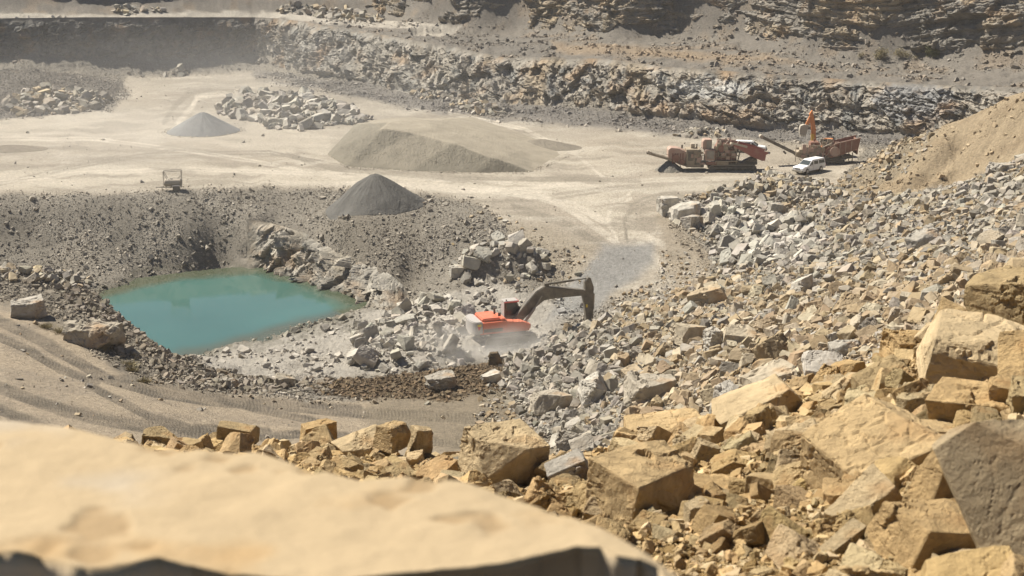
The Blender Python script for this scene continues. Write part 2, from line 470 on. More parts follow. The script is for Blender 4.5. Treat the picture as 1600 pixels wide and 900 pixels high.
# scooped hollow in the bank above the pond
hol = by_z(358, 380, -4.5)
_ax = (GX - hol[0]) * .95 + (GY - hol[1]) * .31 + .35 * fbm(GX, GY, sc=.5, oc=3, s=2)
_ay = -(GX - hol[0]) * .31 + (GY - hol[1]) * .95 + .3 * fbm(GX, GY, sc=.6, oc=3, s=6)
scoop = 1 - sstep(.80, 1.05, (_ax / 4.0) ** 4 + (_ay / 2.5) ** 4)
GZ0 = GZ0 * (1 - scoop) + np.minimum(GZ0, -7.3) * scoop
# straight-sided dark cut at far left of the pit
cut = zone([(-400, 396), (105, 396), (118, 417), (-400, 420)], 3, 150, 230)

NEAR = (ZC < 60)
GZ0 = GZ0 - 1.6 * zone([(638, 46), (650, 44), (690, 43), (716, 45), (712, 52), (690, 56), (645, 57)], 1.5, 200)
PILES = {
 'back':   ([(338, 172), (352, 158), (400, 150), (440, 153), (480, 152), (525, 165), (580, 186), (560, 194), (520, 196), (470, 205), (430, 203), (400, 190), (350, 182)], 1.7, 16),
 'west':   ([(5, 168), (30, 150), (80, 140), (120, 143), (172, 158), (160, 170), (90, 180), (30, 182)], 1.6, 14),
 'ramp':   ([(700, 428), (715, 405), (760, 385), (800, 380), (840, 395), (866, 425), (845, 440), (790, 446), (730, 444)], 2.0, 22),
 'truck':  ([(1160, 296), (1170, 280), (1200, 268), (1235, 280), (1290, 290), (1322, 302), (1290, 312), (1240, 312), (1200, 305)], .7, 12),
 'grey':   ([(1036, 325), (1090, 325), (1130, 315), (1200, 320), (1260, 345), (1290, 380), (1260, 410), (1180, 420), (1110, 410), (1120, 375), (1075, 345)], .7, 18),
 'shelf':  ([(545, 560), (560, 525), (600, 495), (650, 470), (700, 460), (735, 480), (760, 530), (800, 545), (770, 562), (700, 575), (620, 585), (570, 580)], .8, 20),
 'foot':   ([(700, 168), (715, 160), (750, 162), (800, 172), (785, 180), (745, 183)], .9, 8),
 'bench':  ([(425, 18), (450, 8), (500, 14), (560, 22), (602, 31), (590, 36), (540, 34), (480, 26), (440, 22)], 1.3, 8),
 'benchw': ([(170, 18), (180, 10), (240, 14), (262, 21), (200, 22)], .9, 6),
 'corner': ([(253, 117), (266, 107), (280, 106), (292, 115), (280, 119)], 1.2, 7),
 'edge':   ([(640, 148), (660, 140), (700, 150), (710, 160), (670, 160)], .8, 7),
 'shade':  ([(1055, 212), (1080, 204), (1130, 206), (1142, 214), (1090, 217)], .7, 6),
 'bank':   ([(-200, 440), (-200, 420), (60, 420), (128, 430), (150, 450), (100, 445), (0, 440)], .7, 10),
}
PM = {}
for _k, (_p, _h, _w) in PILES.items():
    _P = np.array(_p, float)
    _b = (PX > _P[:, 0].min() - 20) & (PX < _P[:, 0].max() + 20) & (PY > _P[:, 1].min() - 20) & (PY < _P[:, 1].max() + 20) & (ZC > 100)
    _m = np.zeros(PX.shape, np.float32); _m[_b] = poly_sd(PXw[_b] * .5 + PX[_b] * .5, PYw[_b] * .5 + PY[_b] * .5, _p)
    _m[~_b] = -99
    PM[_k] = _m
    GZ0 = GZ0 + _h * sstep(0, _w, _m)
# roughness zones
M_floor = zone([(-800, 186), (0, 186), (180, 150), (200, 121), (400, 112), (560, 150), (700, 175), (860, 186), (1050, 205), (1350, 232), (1300, 292), (1160, 288), (1040, 330),
                (1060, 380), (1110, 430), (1040, 455), (960, 470), (880, 480), (900, 400), (790, 352), (730, 312), (640, 296), (430, 290), (250, 296), (150, 304), (0, 302), (-800, 320)], 6, 150)
M_bench = zone([(-800, 455), (60, 470), (130, 545), (230, 590), (330, 615), (480, 630), (700, 622), (800, 620), (870, 700), (880, 760), (-800, 900)], 6, 70, 150)
M_slope = zone([(785, 560), (850, 525), (920, 505), (1000, 472), (1060, 452), (1112, 432), (1125, 400), (1062, 350), (1034, 322), (1100, 306), (1170, 285), (1250, 300), (1320, 302), (1400, 302),
                (1500, 288), (1600, 250), (1900, 200), (2400, 150), (2400, 700), (900, 760), (880, 695), (800, 640)], 5, 60)
M_mound = zone([(1300, 300), (1318, 280), (1350, 256), (1380, 238), (1430, 215), (1500, 183), (1600, 132), (2400, -60), (2400, 180), (1600, 246), (1500, 283), (1400, 300)], 4, 150)
M_upb = ((GZ0 > 4) & (ZC > 225)).astype(np.float32)
M_shelf = zone([(300, 555), (420, 525), (570, 482), (640, 470), (760, 440), (900, 480), (860, 525), (785, 560), (650, 580), (450, 598), (330, 580)], 6, 120)
M_pit = np.clip(1 - M_floor - M_bench - M_slope - M_mound - M_upb - M_shelf - NEAR, 0, 1)

# relief
big = fbm(GX, GY, sc=0.09, oc=3, s=3)
med = fbm(GX, GY, sc=0.55, oc=4, s=4)
f1, e1 = facets(GX / 1.3, GY / 1.3, GX, 21, 1.3, flat=True)
f2, e2 = facets(GX / .45, GY / .45, GX, 22, 1.3, flat=True)
far_ok = (ZC < 200)
rough = fbm(GX, GY, sc=2.2, oc=2, s=14)
h = 0.0
h = h + M_floor * (0.10 * big + 0.05 * med)
h = h + M_bench * (0.25 * big + 0.10 * med + .03 * rough)
h = h + M_slope * (0.9 * big + 0.55 * med + 0.16 * f1 + .07 * f2)
gul = fbm((GX * .55 - GY * .85), (GX * .85 + GY * .55) * .16, sc=.55, oc=4, s=59)
h = h + M_mound * (0.6 * big + 0.35 * med + .06 * f2 + .8 * gul)
h = h + M_upb * (0.5 * big + 0.45 * med)
h = h + M_shelf * (0.3 * big + 0.25 * med + 0.06 * f2 + .08 * f1)
h = h + M_pit * (0.6 * big + 0.22 * med + 0.03 * f2 + .05 * f1)
nn = fbm(GX, GY, sc=1.3, oc=5, s=31)
fn1, _ = facets(GX / .35, GY / .35, GX, 23, 1.2, flat=True)
fn2, _ = facets(GX / .11, GY / .11, GX, 24, 1.2, flat=True)
h = h + NEAR * (0.18 * nn + 0.06 * fn1 + .02 * fn2)
# keep the pond basin under water
inp = zone(SHORE, 1, 100, warp=False)
h = h * (1 - .8 * inp) - .25 * inp
# rocky outcrop along the far shore
M_out = zone([(395, 345), (450, 350), (500, 370), (560, 400), (610, 425), (640, 455), (590, 478), (560, 468), (500, 446), (440, 428), (400, 420)], 4, 130)
fo, eo = facets(GX / 2.4 + .3 * GZ0, GY / 1.3, GX, 41, 1.6, flat=True)
h = h + M_out * (.15 * fo) * (1 - inp)
# tan heap, drained ruts on ramps: tracks are pressed into the ground
BT = [([(-40, 482), (60, 530), (110, 558), (170, 590), (240, 612), (320, 626), (420, 634), (560, 640)], 9),
      ([(-40, 512), (40, 545), (95, 575), (150, 595)], 7),
      ([(-40, 590), (40, 620), (110, 645), (180, 660), (260, 672), (330, 690)], 10),
      ([(-40, 625), (50, 660), (110, 690)], 9), ([(140, 600), (180, 622), (240, 655), (300, 672), (420, 678)], 7), ([(150, 588), (230, 590), (300, 610), (400, 640), (500, 660)], 6),
      ([(420, 634), (600, 648), (700, 650), (800, 655)], 8), ([(330, 690), (480, 680), (700, 690), (860, 715)], 7)]
TR = np.zeros(PX.shape); TRD = np.zeros(PX.shape)
bb = (ZC > 70) & (ZC < 150) & (PY > 440) & (PY < 780) & (PX < 980) & (PX > -300)
for pts, w in BT:
    d, al = line_d(PX[bb] + wob[bb] * .25, PY[bb] * 1.0, pts)
    m = 1 - sstep(w * .75, w * 1.15, d)
    TR[bb] = np.maximum(TR[bb], m * (.55 + .45 * sstep(-.3, .4, med[bb])))
    TRD[bb] = np.where(m > .3, np.sin(al * 1.15 + d * .35), TRD[bb])
h = h + M_bench * TR * (-.12 + .035 * TRD)
GZ1 = GZ0 + h

# ------------------------------------------------------------------ ground colours (the materials' own colours)
def C3(*c): return np.array(c, np.float32)
colr = np.zeros(PX.shape + (3,), np.float32) + C3(.27, .235, .185)
def lay(mask, c, amt=1.0):
    global colr
    m = (mask * amt)[..., None].astype(np.float32)
    colr = colr * (1 - m) + C3(*c) * m
n_big = fbm(GX, GY, sc=.05, oc=4, s=51); n_m = fbm(GX, GY, sc=.3, oc=4, s=52); n_f = fbm(GX, GY, sc=1.6, oc=3, s=53)
lay(M_pit, (.26, .235, .198)); lay(M_pit * sstep(-.2, .5, n_m), (.33, .30, .255), .8); lay(M_pit * sstep(.1, .5, -n_big), (.21, .185, .15), .6); lay(M_pit * (1 - sstep(20, 110, PX)) * (PY > 340), (.20, .18, .15), .6)
lay(M_shelf, (.40, .37, .325)); lay(M_shelf * sstep(.1, .5, n_m), (.28, .25, .21), .5)
lay(M_upb, (.21, .19, .165))
lay(M_upb * sstep(0, .4, n_m), (.27, .21, .15), .5)
lay(M_floor, (.405, .355, .288)); lay(M_floor * (1 - sstep(150, 225, PYw)) * sstep(150, 330, PX), (.29, .262, .222), .6)
lay(M_floor * sstep(-.1, .45, n_big), (.40, .36, .30), .55)
lay(M_floor * sstep(.15, .5, n_m), (.50, .455, .385), .45)
# grey-brown gravel apron between floor and rock face
lay(zone([(395, 108), (470, 118), (560, 128), (720, 155), (850, 163), (1050, 184), (1250, 200), (1450, 212), (1400, 228), (1200, 219), (1050, 212), (900, 196), (760, 190), (640, 172), (560, 150), (470, 138), (400, 128)], 5, 180), (.20, .185, .17), .9)
lay(zone([(-700, 100), (0, 108), (120, 116), (190, 128), (205, 150), (170, 172), (0, 186), (-700, 190)], 6, 180), (.21, .19, .165))
lay(zone([(780, 300), (1160, 300), (1180, 285), (1240, 300), (1160, 320), (1060, 325), (1000, 300)], 6, 150), (.33, .29, .23), .3)
# brighter travelled road on the floor
for pts, w, a in [([(-100, 282), (300, 275), (600, 280), (850, 290), (960, 330), (1000, 375)], 22, .8), ([(400, 200), (500, 225), (480, 255), (600, 280)], 18, .5), ([(860, 240), (960, 260), (920, 300), (970, 350)], 30, .55),
                  ([(1200, 285), (1050, 290), (900, 300)], 12, .5), ([(-100, 200), (150, 192), (350, 215), (450, 240)], 16, .5), ([(600, 38), (400, 26), (-300, 26)], 3, 0)]:
    bbm = ZC > 140
    d, al = line_d(PXw[bbm], PYw[bbm], pts)
    m = np.zeros(PX.shape); m[bbm] = 1 - sstep(w * .4, w * 1.1, d)
    lay(m * M_floor, (.53, .475, .39), a)
# wheel tracks on the floor: thin light and dark lines
FT = [([(-60, 300), (100, 262), (230, 240), (420, 236), (560, 262)], .9), ([(-60, 290), (120, 268), (300, 262), (520, 270), (800, 285)], .9), ([(-60, 215), (150, 215), (320, 238), (470, 262)], .9),
      ([(255, 190), (275, 160), (295, 143), (340, 138), (420, 150)], 1.6), ([(275, 192), (300, 165), (305, 150), (345, 144), (420, 156)], 1.6), ([(700, 175), (820, 200), (900, 240), (960, 290)], .9),
      ([(980, 372), (975, 345), (985, 320), (1020, 305), (1060, 300)], 1.4), ([(965, 372), (950, 345), (955, 318), (985, 303)], 1.4), ([(840, 300), (900, 330), (960, 372)], 2.0), ([(800, 320), (880, 345), (940, 378)], 2.0),
      ([(1000, 380), (1050, 420), (1090, 440)], 2.5), ([(1015, 370), (1080, 400), (1120, 430)], 2.0), ([(1180, 280), (1060, 284), (960, 292), (860, 305)], 1.2), ([(1200, 276), (1060, 278), (940, 284), (800, 292)], 1.2),
      ([(640, 290), (800, 300), (900, 318), (950, 345)], 1.8), ([(450, 240), (520, 262), (700, 276), (1000, 280)], 1.3), ([(200, 300), (420, 284), (640, 285), (860, 300)], 1.2)]
bbm = (ZC > 140) & (M_floor > .02)
for k, (pts, w) in enumerate(FT):
    for off in (0, 7):
        q = [(a + off * .2, b + off * (.55 + .4 * (b > 300))) for a, b in pts]
        d, al = line_d(PX[bbm] + wob[bbm] * .5, PY[bbm] + wob[bbm] * .15, q)
        m = np.zeros(PX.shape); m[bbm] = (1 - sstep(w * .8, w * 2.2, d)) * (.55 + .45 * sstep(-.4, .3, n_m[bbm]))
        lay(m * M_floor, (.62, .56, .47) if k % 3 else (.27, .24, .195), .8)
streak = fbm(PXw / 90, PYw / 5.5, oc=4, s=77)
lay(M_floor * sstep(.05, .4, streak), (.30, .265, .215), .65)
lay(M_floor * sstep(.1, .55, -streak), (.56, .51, .43), .5)
# grey fines spilt on the ramp
lay(zone([(945, 380), (1022, 378), (1020, 408), (985, 440), (930, 480), (850, 500), (880, 450), (915, 415)], 9, 120), (.285, .28, .268), .9)
lay(zone([(850, 350), (900, 372), (940, 385), (900, 430), (860, 440), (800, 400), (790, 352)], 8, 120), (.36, .31, .24), .7)
lay(zone([(1025, 335), (1065, 355), (1115, 400), (1110, 430), (1060, 452), (1035, 420), (1040, 380)], 6, 120), (.33, .28, .215), .8)
# bench road
lay(M_bench, (.40, .33, .245)); lay(M_bench * sstep(-.1, .4, n_m), (.31, .26, .20), .75)
lay(M_bench * np.clip(TR, 0, 1), (.125, .11, .09), .9)
lay(M_bench * np.clip(TR, 0, 1) * (TRD > .3), (.24, .2, .15), .45)
lay(zone([(640, 600), (800, 600), (900, 720), (760, 720), (600, 680), (560, 640)], 15, 70, 150), (.22, .185, .135), .75)
lay(zone([(0, 425), (130, 435), (200, 500), (260, 552), (300, 600), (200, 590), (110, 520), (0, 480)], 8, 70, 160), (.20, .175, .14), .75)
lay(zone([(470, 600), (560, 588), (650, 574), (740, 558), (800, 565), (800, 612), (700, 626), (600, 624), (500, 618)], 5, 100, 145), (.165, .12, .075), .95)
# muck pile base, grading from ochre near the camera to grey at far left
gx = .85 * sstep(-45, 115, np.minimum((PX - 930) * .8, (PY - 400) + (PX - 1200) * .12) + 60 * n_big)
gx = np.maximum(gx, .28 * sstep(900, 1100, PX))
lay(M_slope, (.235, .22, .195)); lay(M_slope * gx, (.25, .205, .15), .9)
lay(M_mound, (.36, .285, .19)); lay(M_mound * sstep(-.2, .3, fbm((GX + GY) * 1.0, (GX - GY) * .12, sc=.5, oc=4, s=58)), (.28, .215, .14), .7)
lay(zone([(1300, 300), (1318, 280), (1380, 238), (1430, 215), (1470, 205), (1420, 262), (1350, 300)], 6, 150), (.28, .235, .17), .85)
lay(NEAR.astype(np.float32), (.44, .295, .13)); lay(NEAR * sstep(-.1, .5, nn), (.52, .37, .185), .7)
# upper bench road
lay(zone([(-700, 30), (-100, 22), (400, 19), (520, 23), (640, 36), (725, 43), (700, 50), (560, 42), (430, 29), (250, 29), (0, 31), (-700, 38)], 1.5, 250), (.46, .42, .36), .95)
lay(zone([(860, 70), (1000, 74), (1200, 88), (1260, 96), (1180, 98), (1000, 88), (870, 82)], 5, 220), (.33, .25, .17), .7)
lay(zone([(620, 52), (720, 52), (860, 62), (860, 90), (800, 90), (700, 70)], 4, 220), (.19, .175, .155), .7)
# wet rim of the pond
wet = np.clip(1 - np.abs(GZ1 - (WZ + .05)) / .35, 0, 1) * (inp * 0 + ((PX > 60) & (PX < 640) & (ZC > 120) & (ZC < 200)))
lay(wet, (.12, .115, .085), .6)
colr *= (1 + .10 * n_f[..., None] + .06 * n_m[..., None])
colr = np.clip(colr, .01, .8)

V = np.stack([GX, GY, GZ1], -1).reshape(-1, 3)
ground = np_mesh('ground', V, grid_faces(NR, NT)[:, ::-1], MAT['terrain_dirt'], colr.reshape(-1, 3), smooth=True)
tag(ground, 'stepped quarry ground from the near bank down to the pit floor and up the benches', kind='structure')

# visibility of the ground from the camera (elevation-angle running maximum outwards)
TAN = (GZ1 - HC) / RR[:, None]
run = np.maximum.accumulate(TAN, 0)
HID = (run - TAN) * RR[:, None]          # metres below the line of sight
PX1, PY1, ZC1 = project(GX, GY, GZ1)

def ground_z(x, y): return float(sample(GZ1, x, y)[0])
def ground_at(px, py, zmin=0, zmax=999):
    """the visible ground point under a photo pixel"""
    d = (PX1 - px) ** 2 + (PY1 - py) ** 2 + np.where((HID > .15) | (ZC1 < zmin) | (ZC1 > zmax), 1e6, 0)
    k = np.unravel_index(np.argmin(d), d.shape)
    return np.array([GX[k], GY[k], GZ1[k]])

# ------------------------------------------------------------------ rock faces
def resample(P, step):
    P = np.array(P); d = np.r_[0, np.cumsum(np.linalg.norm(np.diff(P[:, :2], axis=0), axis=1))]
    t = np.arange(0, d[-1], step)
    return t, d

def rock_face(name, base, top, su, nv, disp, colf, label, lo=0.0, hi=1.0, xr=(-170, 170)):
    base = np.array(base); top = np.array(top)
    d = np.r_[0, np.cumsum(np.linalg.norm(np.diff(base[:, :2], axis=0), axis=1))]
    xs = base[:, 0]
    t0 = np.interp(xr[0], xs, d); t1 = np.interp(xr[1], xs, d)
    t = np.arange(t0, t1, su)
    B = np.stack([np.interp(t, d, base[:, k]) for k in range(3)], 1)
    T = np.stack([np.interp(t, d, top[:, k]) for k in range(3)], 1)
    ker = np.ones(9) / 9
    v = np.linspace(lo, hi, nv)
    P = B[:, None, :] * (1 - v)[None, :, None] + T[:, None, :] * v[None, :, None]
    tang = np.gradient(B[:, :2], axis=0)
    # smooth tangents
    w = max(3, int(6 / su)); k = np.ones(2 * w + 1) / (2 * w + 1)
    tang = np.stack([np.convolve(np.pad(tang[:, i], w, mode='edge'), k, 'valid') for i in (0, 1)], 1)
    tang /= np.linalg.norm(tang, axis=1, keepdims=True)
    n = np.stack([tang[:, 1], -tang[:, 0], np.full(len(t), .25)], 1); n /= np.linalg.norm(n, axis=1, keepdims=True)
    U = np.repeat(t[:, None], nv, 1); Vv = np.repeat(v[None, :], len(t), 0)
    D = disp(P[..., 0], P[..., 1], P[..., 2], U, Vv)
    Q = P + n[:, None, :] * D[..., None]
    c = colf(Q[..., 0], Q[..., 1], Q[..., 2], U, Vv, D)
    o = np_mesh(name, Q.reshape(-1, 3), grid_faces(len(t), nv), MAT['cliff_rock'], np.clip(c, .02, .8).reshape(-1, 3))
    tag(o, label, kind='structure')
    return o

def strata(x, y, z, U, dip, k):
    s = (z - U * dip) * k
    return s

def disp1(x, y, z, U, v):
    px, py, zc = project(x, y, z)
    rt = sstep(980, 1120, px)
    wx = fbm(U, z, sc=.35, oc=3, s=60) * 1.2
    s = z + wx + (U - U.ravel()[np.argmin(np.abs(px - 1050).ravel())]) * .05 * rt
    a, ea = facets((U + wx) / 5.5, s / 4.2, y * 0, 61, 1.3, flat=True)
    b, eb = facets((U + .5 * wx) / 2.2, s / (1.5 - .4 * rt), y * 0, 62, 1.5, flat=True)
    c, ec = facets(U / .8, s / .55, y * 0, 63, 1.6, flat=True)
    n = fbm(U, z, sc=.10, oc=2, s=64)
    led = facets(U / 11, s / 1.15, y * 0, 65, .35, flat=True)[0]; led2 = facets(U / 5, s / .5, y * 0, 67, .35, flat=True)[0]
    dd = 1.0 + 1.1 * a + (.85 - .2 * rt) * b + .36 * c + .9 * n + .25 * fbm(U, s, sc=1.4, oc=3, s=66) + rt * (1.0 * led + .35 * led2)
    left = 1 - sstep(396, 410, px)
    dd = dd * (1 - .4 * left)
    edge = sstep(0, .15, v) * (1 - sstep(.80, 1.0, v))
    return .9 + dd * .9 * edge

def colf1(x, y, z, U, v, D):
    c = np.zeros(x.shape + (3,), np.float32) + C3(.35, .32, .275)
    px, py, zc = project(x, y, z)
    def mixc(m, col, a=1.0):
        nonlocal c
        mm = (m * a)[..., None]; c = c * (1 - mm) + C3(*col) * mm
    n1 = fbm(U, z, sc=.22, oc=4, s=71); n2 = fbm(U, z, sc=.5, oc=4, s=72); n3 = fbm(U, z, sc=1.6, oc=3, s=73)
    cell = facets(U / 2.6, z / 1.7, y * 0, 75, 0.0, flat=True)[0]
    mixc(sstep(.05, .4, n1), (.34, .285, .215), .6)
    mixc(sstep(.1, .45, n2), (.20, .205, .20), .8)
    mixc(sstep(.25, .45, cell), (.42, .39, .34), .55)
    mixc((px > 440) * (px < 720) * 1.0, (.36, .34, .30), .5)
    mixc(sstep(.05, .3, n1) * (px > 740) * (px < 1010), (.37, .30, .21), .5)
    wh = ((px - 1108) / 62) ** 2 + ((py - 138) / 14) ** 2 + .6 * n3
    mixc(1 - sstep(.8, 1.2, wh), (.50, .49, .46), .9)
    wh = ((px - 1430) / 70) ** 2 + ((py - 160) / 30) ** 2 + .6 * n3
    mixc(1 - sstep(.8, 1.2, wh), (.30, .30, .30), .8)
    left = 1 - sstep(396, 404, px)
    mixc(left, (.14, .138, .13), .85)  # left stretch turned from the sun: its shade painted as darker rock
    mixc(sstep(.88, 1.0, v) , (.20, .18, .155), .6)
    c *= (1 + .22 * n3[..., None])
    return c
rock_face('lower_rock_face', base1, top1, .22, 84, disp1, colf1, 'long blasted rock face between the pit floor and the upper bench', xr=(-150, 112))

def disp2(x, y, z, U, v):
    px, py, zc = project(x, y, z)
    rt = sstep(1330, 1420, px)
    uc = U.ravel()[np.argmin(np.abs(px - 1375).ravel())]
    s = z - (U - uc) * .16 * rt + (U - uc) * .04 * (1 - rt)
    wx = fbm(U, z, sc=.25, oc=3, s=87) * .8
    s = s + wx * .5
    a, ea = facets((U + wx) / 7.5, s / 7, y * 0, 81, .8, flat=True)
    b, eb = facets((U + wx) / 3.0, s / 1.9, y * 0, 82, .9, flat=True)
    c, ec = facets(U / 1.0, s / .5, y * 0, 83, 1.2, flat=True)
    led = facets(U / 20, s / 1.25, y * 0, 84, .15, flat=True)[0]; led2 = facets(U / 9, s / .55, y * 0, 88, .2, flat=True)[0]
    n = fbm(U, z, sc=.08, oc=2, s=85)
    dd = 1.6 * a + .7 * b + .25 * c + 1.0 * n + (1.3 + .6 * rt) * led + (.5 + .2 * rt) * led2 + .18 * fbm(U, s, sc=1.6, oc=3, s=86)
    left = 1 - sstep(430, 520, px)
    dd = dd * (1 - .5 * left)
    edge = sstep(0, .06, v)
    return 1.3 + (dd - .2) * edge

def colf2(x, y, z, U, v, D):
    c = np.zeros(x.shape + (3,), np.float32) + C3(.29, .265, .23)
    px, py, zc = project(x, y, z)
    def mixc(m, col, a=1.0):
        nonlocal c
        mm = (m * a)[..., None]; c = c * (1 - mm) + C3(*col) * mm
    n1 = fbm(U, z, sc=.16, oc=4, s=91); n2 = fbm(U, z, sc=.5, oc=4, s=92); n3 = fbm(U, z, sc=1.6, oc=3, s=93)
    mixc(sstep(.1, .4, n1), (.36, .29, .20), .6)
    mixc(sstep(.15, .45, n2), (.17, .165, .155), .6)
    mixc((px > 1330) * sstep(1330, 1420, px), (.225, .21, .185), .6)
    cell = facets(U / 3.6, z / 2.2, y * 0, 95, 0.0, flat=True)[0]
    mixc(sstep(.2, .4, cell) , (.40, .32, .21), .5)
    for a, b, w, h_ in ((1100, 40, 20, 18), (1190, 45, 25, 12), (1360, 18, 45, 20), (890, 38, 25, 14), (580, 10, 20, 10)):
        wh = ((px - a) / w) ** 2 + ((py - b) / h_) ** 2 + .6 * n3
        mixc(1 - sstep(.7, 1.3, wh), (.42, .34, .235), .55)
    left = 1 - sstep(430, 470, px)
    mixc(left, (.13, .13, .122), .85)  # shade of the left end put into the rock colour
    c *= (1 + .22 * n3[..., None])
    return c
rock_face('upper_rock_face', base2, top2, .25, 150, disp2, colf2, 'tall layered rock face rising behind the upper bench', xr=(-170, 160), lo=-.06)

def disp3(x, y, z, U, v):
    wx = fbm(U, z, sc=.5, oc=3, s=160) * .8
    a, _ = facets((U + wx) / 3.0, (z - .5 * U) / 1.9, y * 0, 161, 2.0, flat=True)
    b, _ = facets((U + wx) / 1.1, (z - .5 * U) / .8, y * 0, 162, 1.9, flat=True)
    c, _ = facets(U / .45, z / .4, y * 0, 163, 1.8, flat=True)
    dd = .6 + 1.7 * a + .8 * b + .28 * c + .3 * fbm(U, z, sc=1.2, oc=3, s=164)
    e = sstep(0, 4.0, U - U.min()) * sstep(0, 1.5, U.max() - U) * (1 - sstep(.8, 1, v))
    return .25 * e - .35 * (1 - e) + dd * .62 * e
def colf3(x, y, z, U, v, D):
    n3 = fbm(U, z, sc=1.4, oc=4, s=165)[..., None]; n1 = sstep(.0, .4, fbm(U, z, sc=.35, oc=3, s=166))[..., None]
    c = C3(.43, .40, .345) * (1 - .35 * n1) + C3(.44, .37, .27) * .35 * n1
    wet_ = (1 - sstep(-8.0, -7.5, z))[..., None]
    return c * (1 + .25 * n3) * (1 - .5 * wet_)
rock_face('pond_rock_face', oc_b, oc_t, .12, 64, disp3, colf3, 'broken rock face dropping into the pond at its far right shore', xr=(oc_b[0][0], oc_b[-1][0]))

# ------------------------------------------------------------------ water
def pond():
    m, nt, b = nodes('pond_water')
    N, L = nt.nodes, nt.links
    g = N.new('ShaderNodeNewGeometry')
    at = N.new('ShaderNodeAttribute'); at.attribute_name = 'tint'; L.new(at.outputs['Color'], b.inputs['Base Color'])
    b.inputs['Roughness'].default_value = .06; b.inputs['IOR'].default_value = 1.33
    w = N.new('ShaderNodeTexNoise'); w.inputs['Scale'].default_value = 2.2; w.inputs['Detail'].default_value = 3
    L.new(g.outputs['Position'], w.inputs['Vector'])
    bp = N.new('ShaderNodeBump'); bp.inputs['Strength'].default_value = .06; bp.inputs['Distance'].default_value = .05
    L.new(w.outputs['Fac'], bp.inputs['Height']); L.new(bp.outputs[0], b.inputs['Normal'])
    S = np.array(sh); c = S.mean(0); ring = c + (S - c) * 1.12
    lo, hi = ring.min(0), ring.max(0)
    X, Y = np.meshgrid(np.arange(lo[0], hi[0], .4), np.arange(lo[1], hi[1], .4), indexing='ij')
    d = poly_sd(X, Y, [(p[0], p[1]) for p in S])
    keep = poly_sd(X, Y, [(p[0], p[1]) for p in ring]) > -.6
    n = fbm(X, Y, sc=.08, oc=4, s=201)[..., None]
    dep = sstep(.0, 3.5, d + 1.2 * fbm(X, Y, sc=.3, oc=3, s=202))[..., None]
    far_ = sstep(lo[1] + 14, hi[1], Y)[..., None] * sstep(lo[0] + 12, hi[0] - 6, X)[..., None]
    t = C3(.056, .128, .113) * (1 + .25 * n) * dep + C3(.075, .085, .055) * (1 - dep)
    t = t * (1 - .45 * far_) + C3(.06, .10, .07) * .45 * far_
    Fc = grid_faces(*X.shape)[:, ::-1]; Fc = Fc[keep.ravel()[Fc].all(1)]
    o = np_mesh('water', np.stack([X, Y, np.full(X.shape, WZ)], -1).reshape(-1, 3), Fc, m, t.reshape(-1, 3))
    if o.data.polygons[0].normal.z < 0: o.data.flip_normals()
    tag(o, 'still turquoise pond at the bottom of the pit', kind='structure')
pond()
# ------------------------------------------------------------------ rock shapes
def cut_rock(seed, cuts=6, dims=(1, .8, .62), near=.30, farc=.47):
    r = random.Random(seed)
    bm = bmesh.new(); bmesh.ops.create_cube(bm, size=1)
    for v in bm.verts:
        v.co = Vector([v.co[i] * (1 + r.uniform(-.24, .24)) for i in range(3)])
    for k in range(cuts):
        n = Vector([r.gauss(0, 1) for _ in range(3)]).normalized()
        sup = max(v.co.dot(n) for v in bm.verts)
        dd = sup * r.uniform(near * 2, farc * 2)
        g = bmesh.ops.bisect_plane(bm, geom=bm.verts[:] + bm.edges[:] + bm.faces[:], plane_co=n * dd, plane_no=n, clear_outer=True, dist=1e-4)
        ed = [e for e in g['geom_cut'] if isinstance(e, bmesh.types.BMEdge)]
        if ed:
            bmesh.ops.holes_fill(bm, edges=ed, sides=0)
    bmesh.ops.remove_doubles(bm, verts=bm.verts, dist=.03)
    bmesh.ops.dissolve_degenerate(bm, edges=bm.edges, dist=1e-4)
    for v in bm.verts: v.co = Vector([v.co[i] * dims[i] for i in range(3)])
    return bm

def bm_arrays(bm):
    bmesh.ops.triangulate(bm, faces=bm.faces)
    bmesh.ops.recalc_face_normals(bm, faces=bm.faces)
    bm.verts.index_update()
    V = np.array([v.co[:] for v in bm.verts]); T = np.array([[v.index for v in f.verts] for f in bm.faces])
    N = np.array([v.normal[:] for v in bm.verts])
    bm.free()
    return V, T, N

def small_rock(seed):
    r = random.Random(seed)
    bm = bmesh.new()
    for k in range(7):
        p = Vector([r.gauss(0, 1) for _ in range(3)]).normalized()
        bm.verts.new((p.x * .5, p.y * .42, p.z * .34))
    g = bmesh.ops.convex_hull(bm, input=bm.verts)
    bmesh.ops.delete(bm, geom=[v for v in bm.verts if not v.link_faces], context='VERTS')
    return bm_arrays(bm)

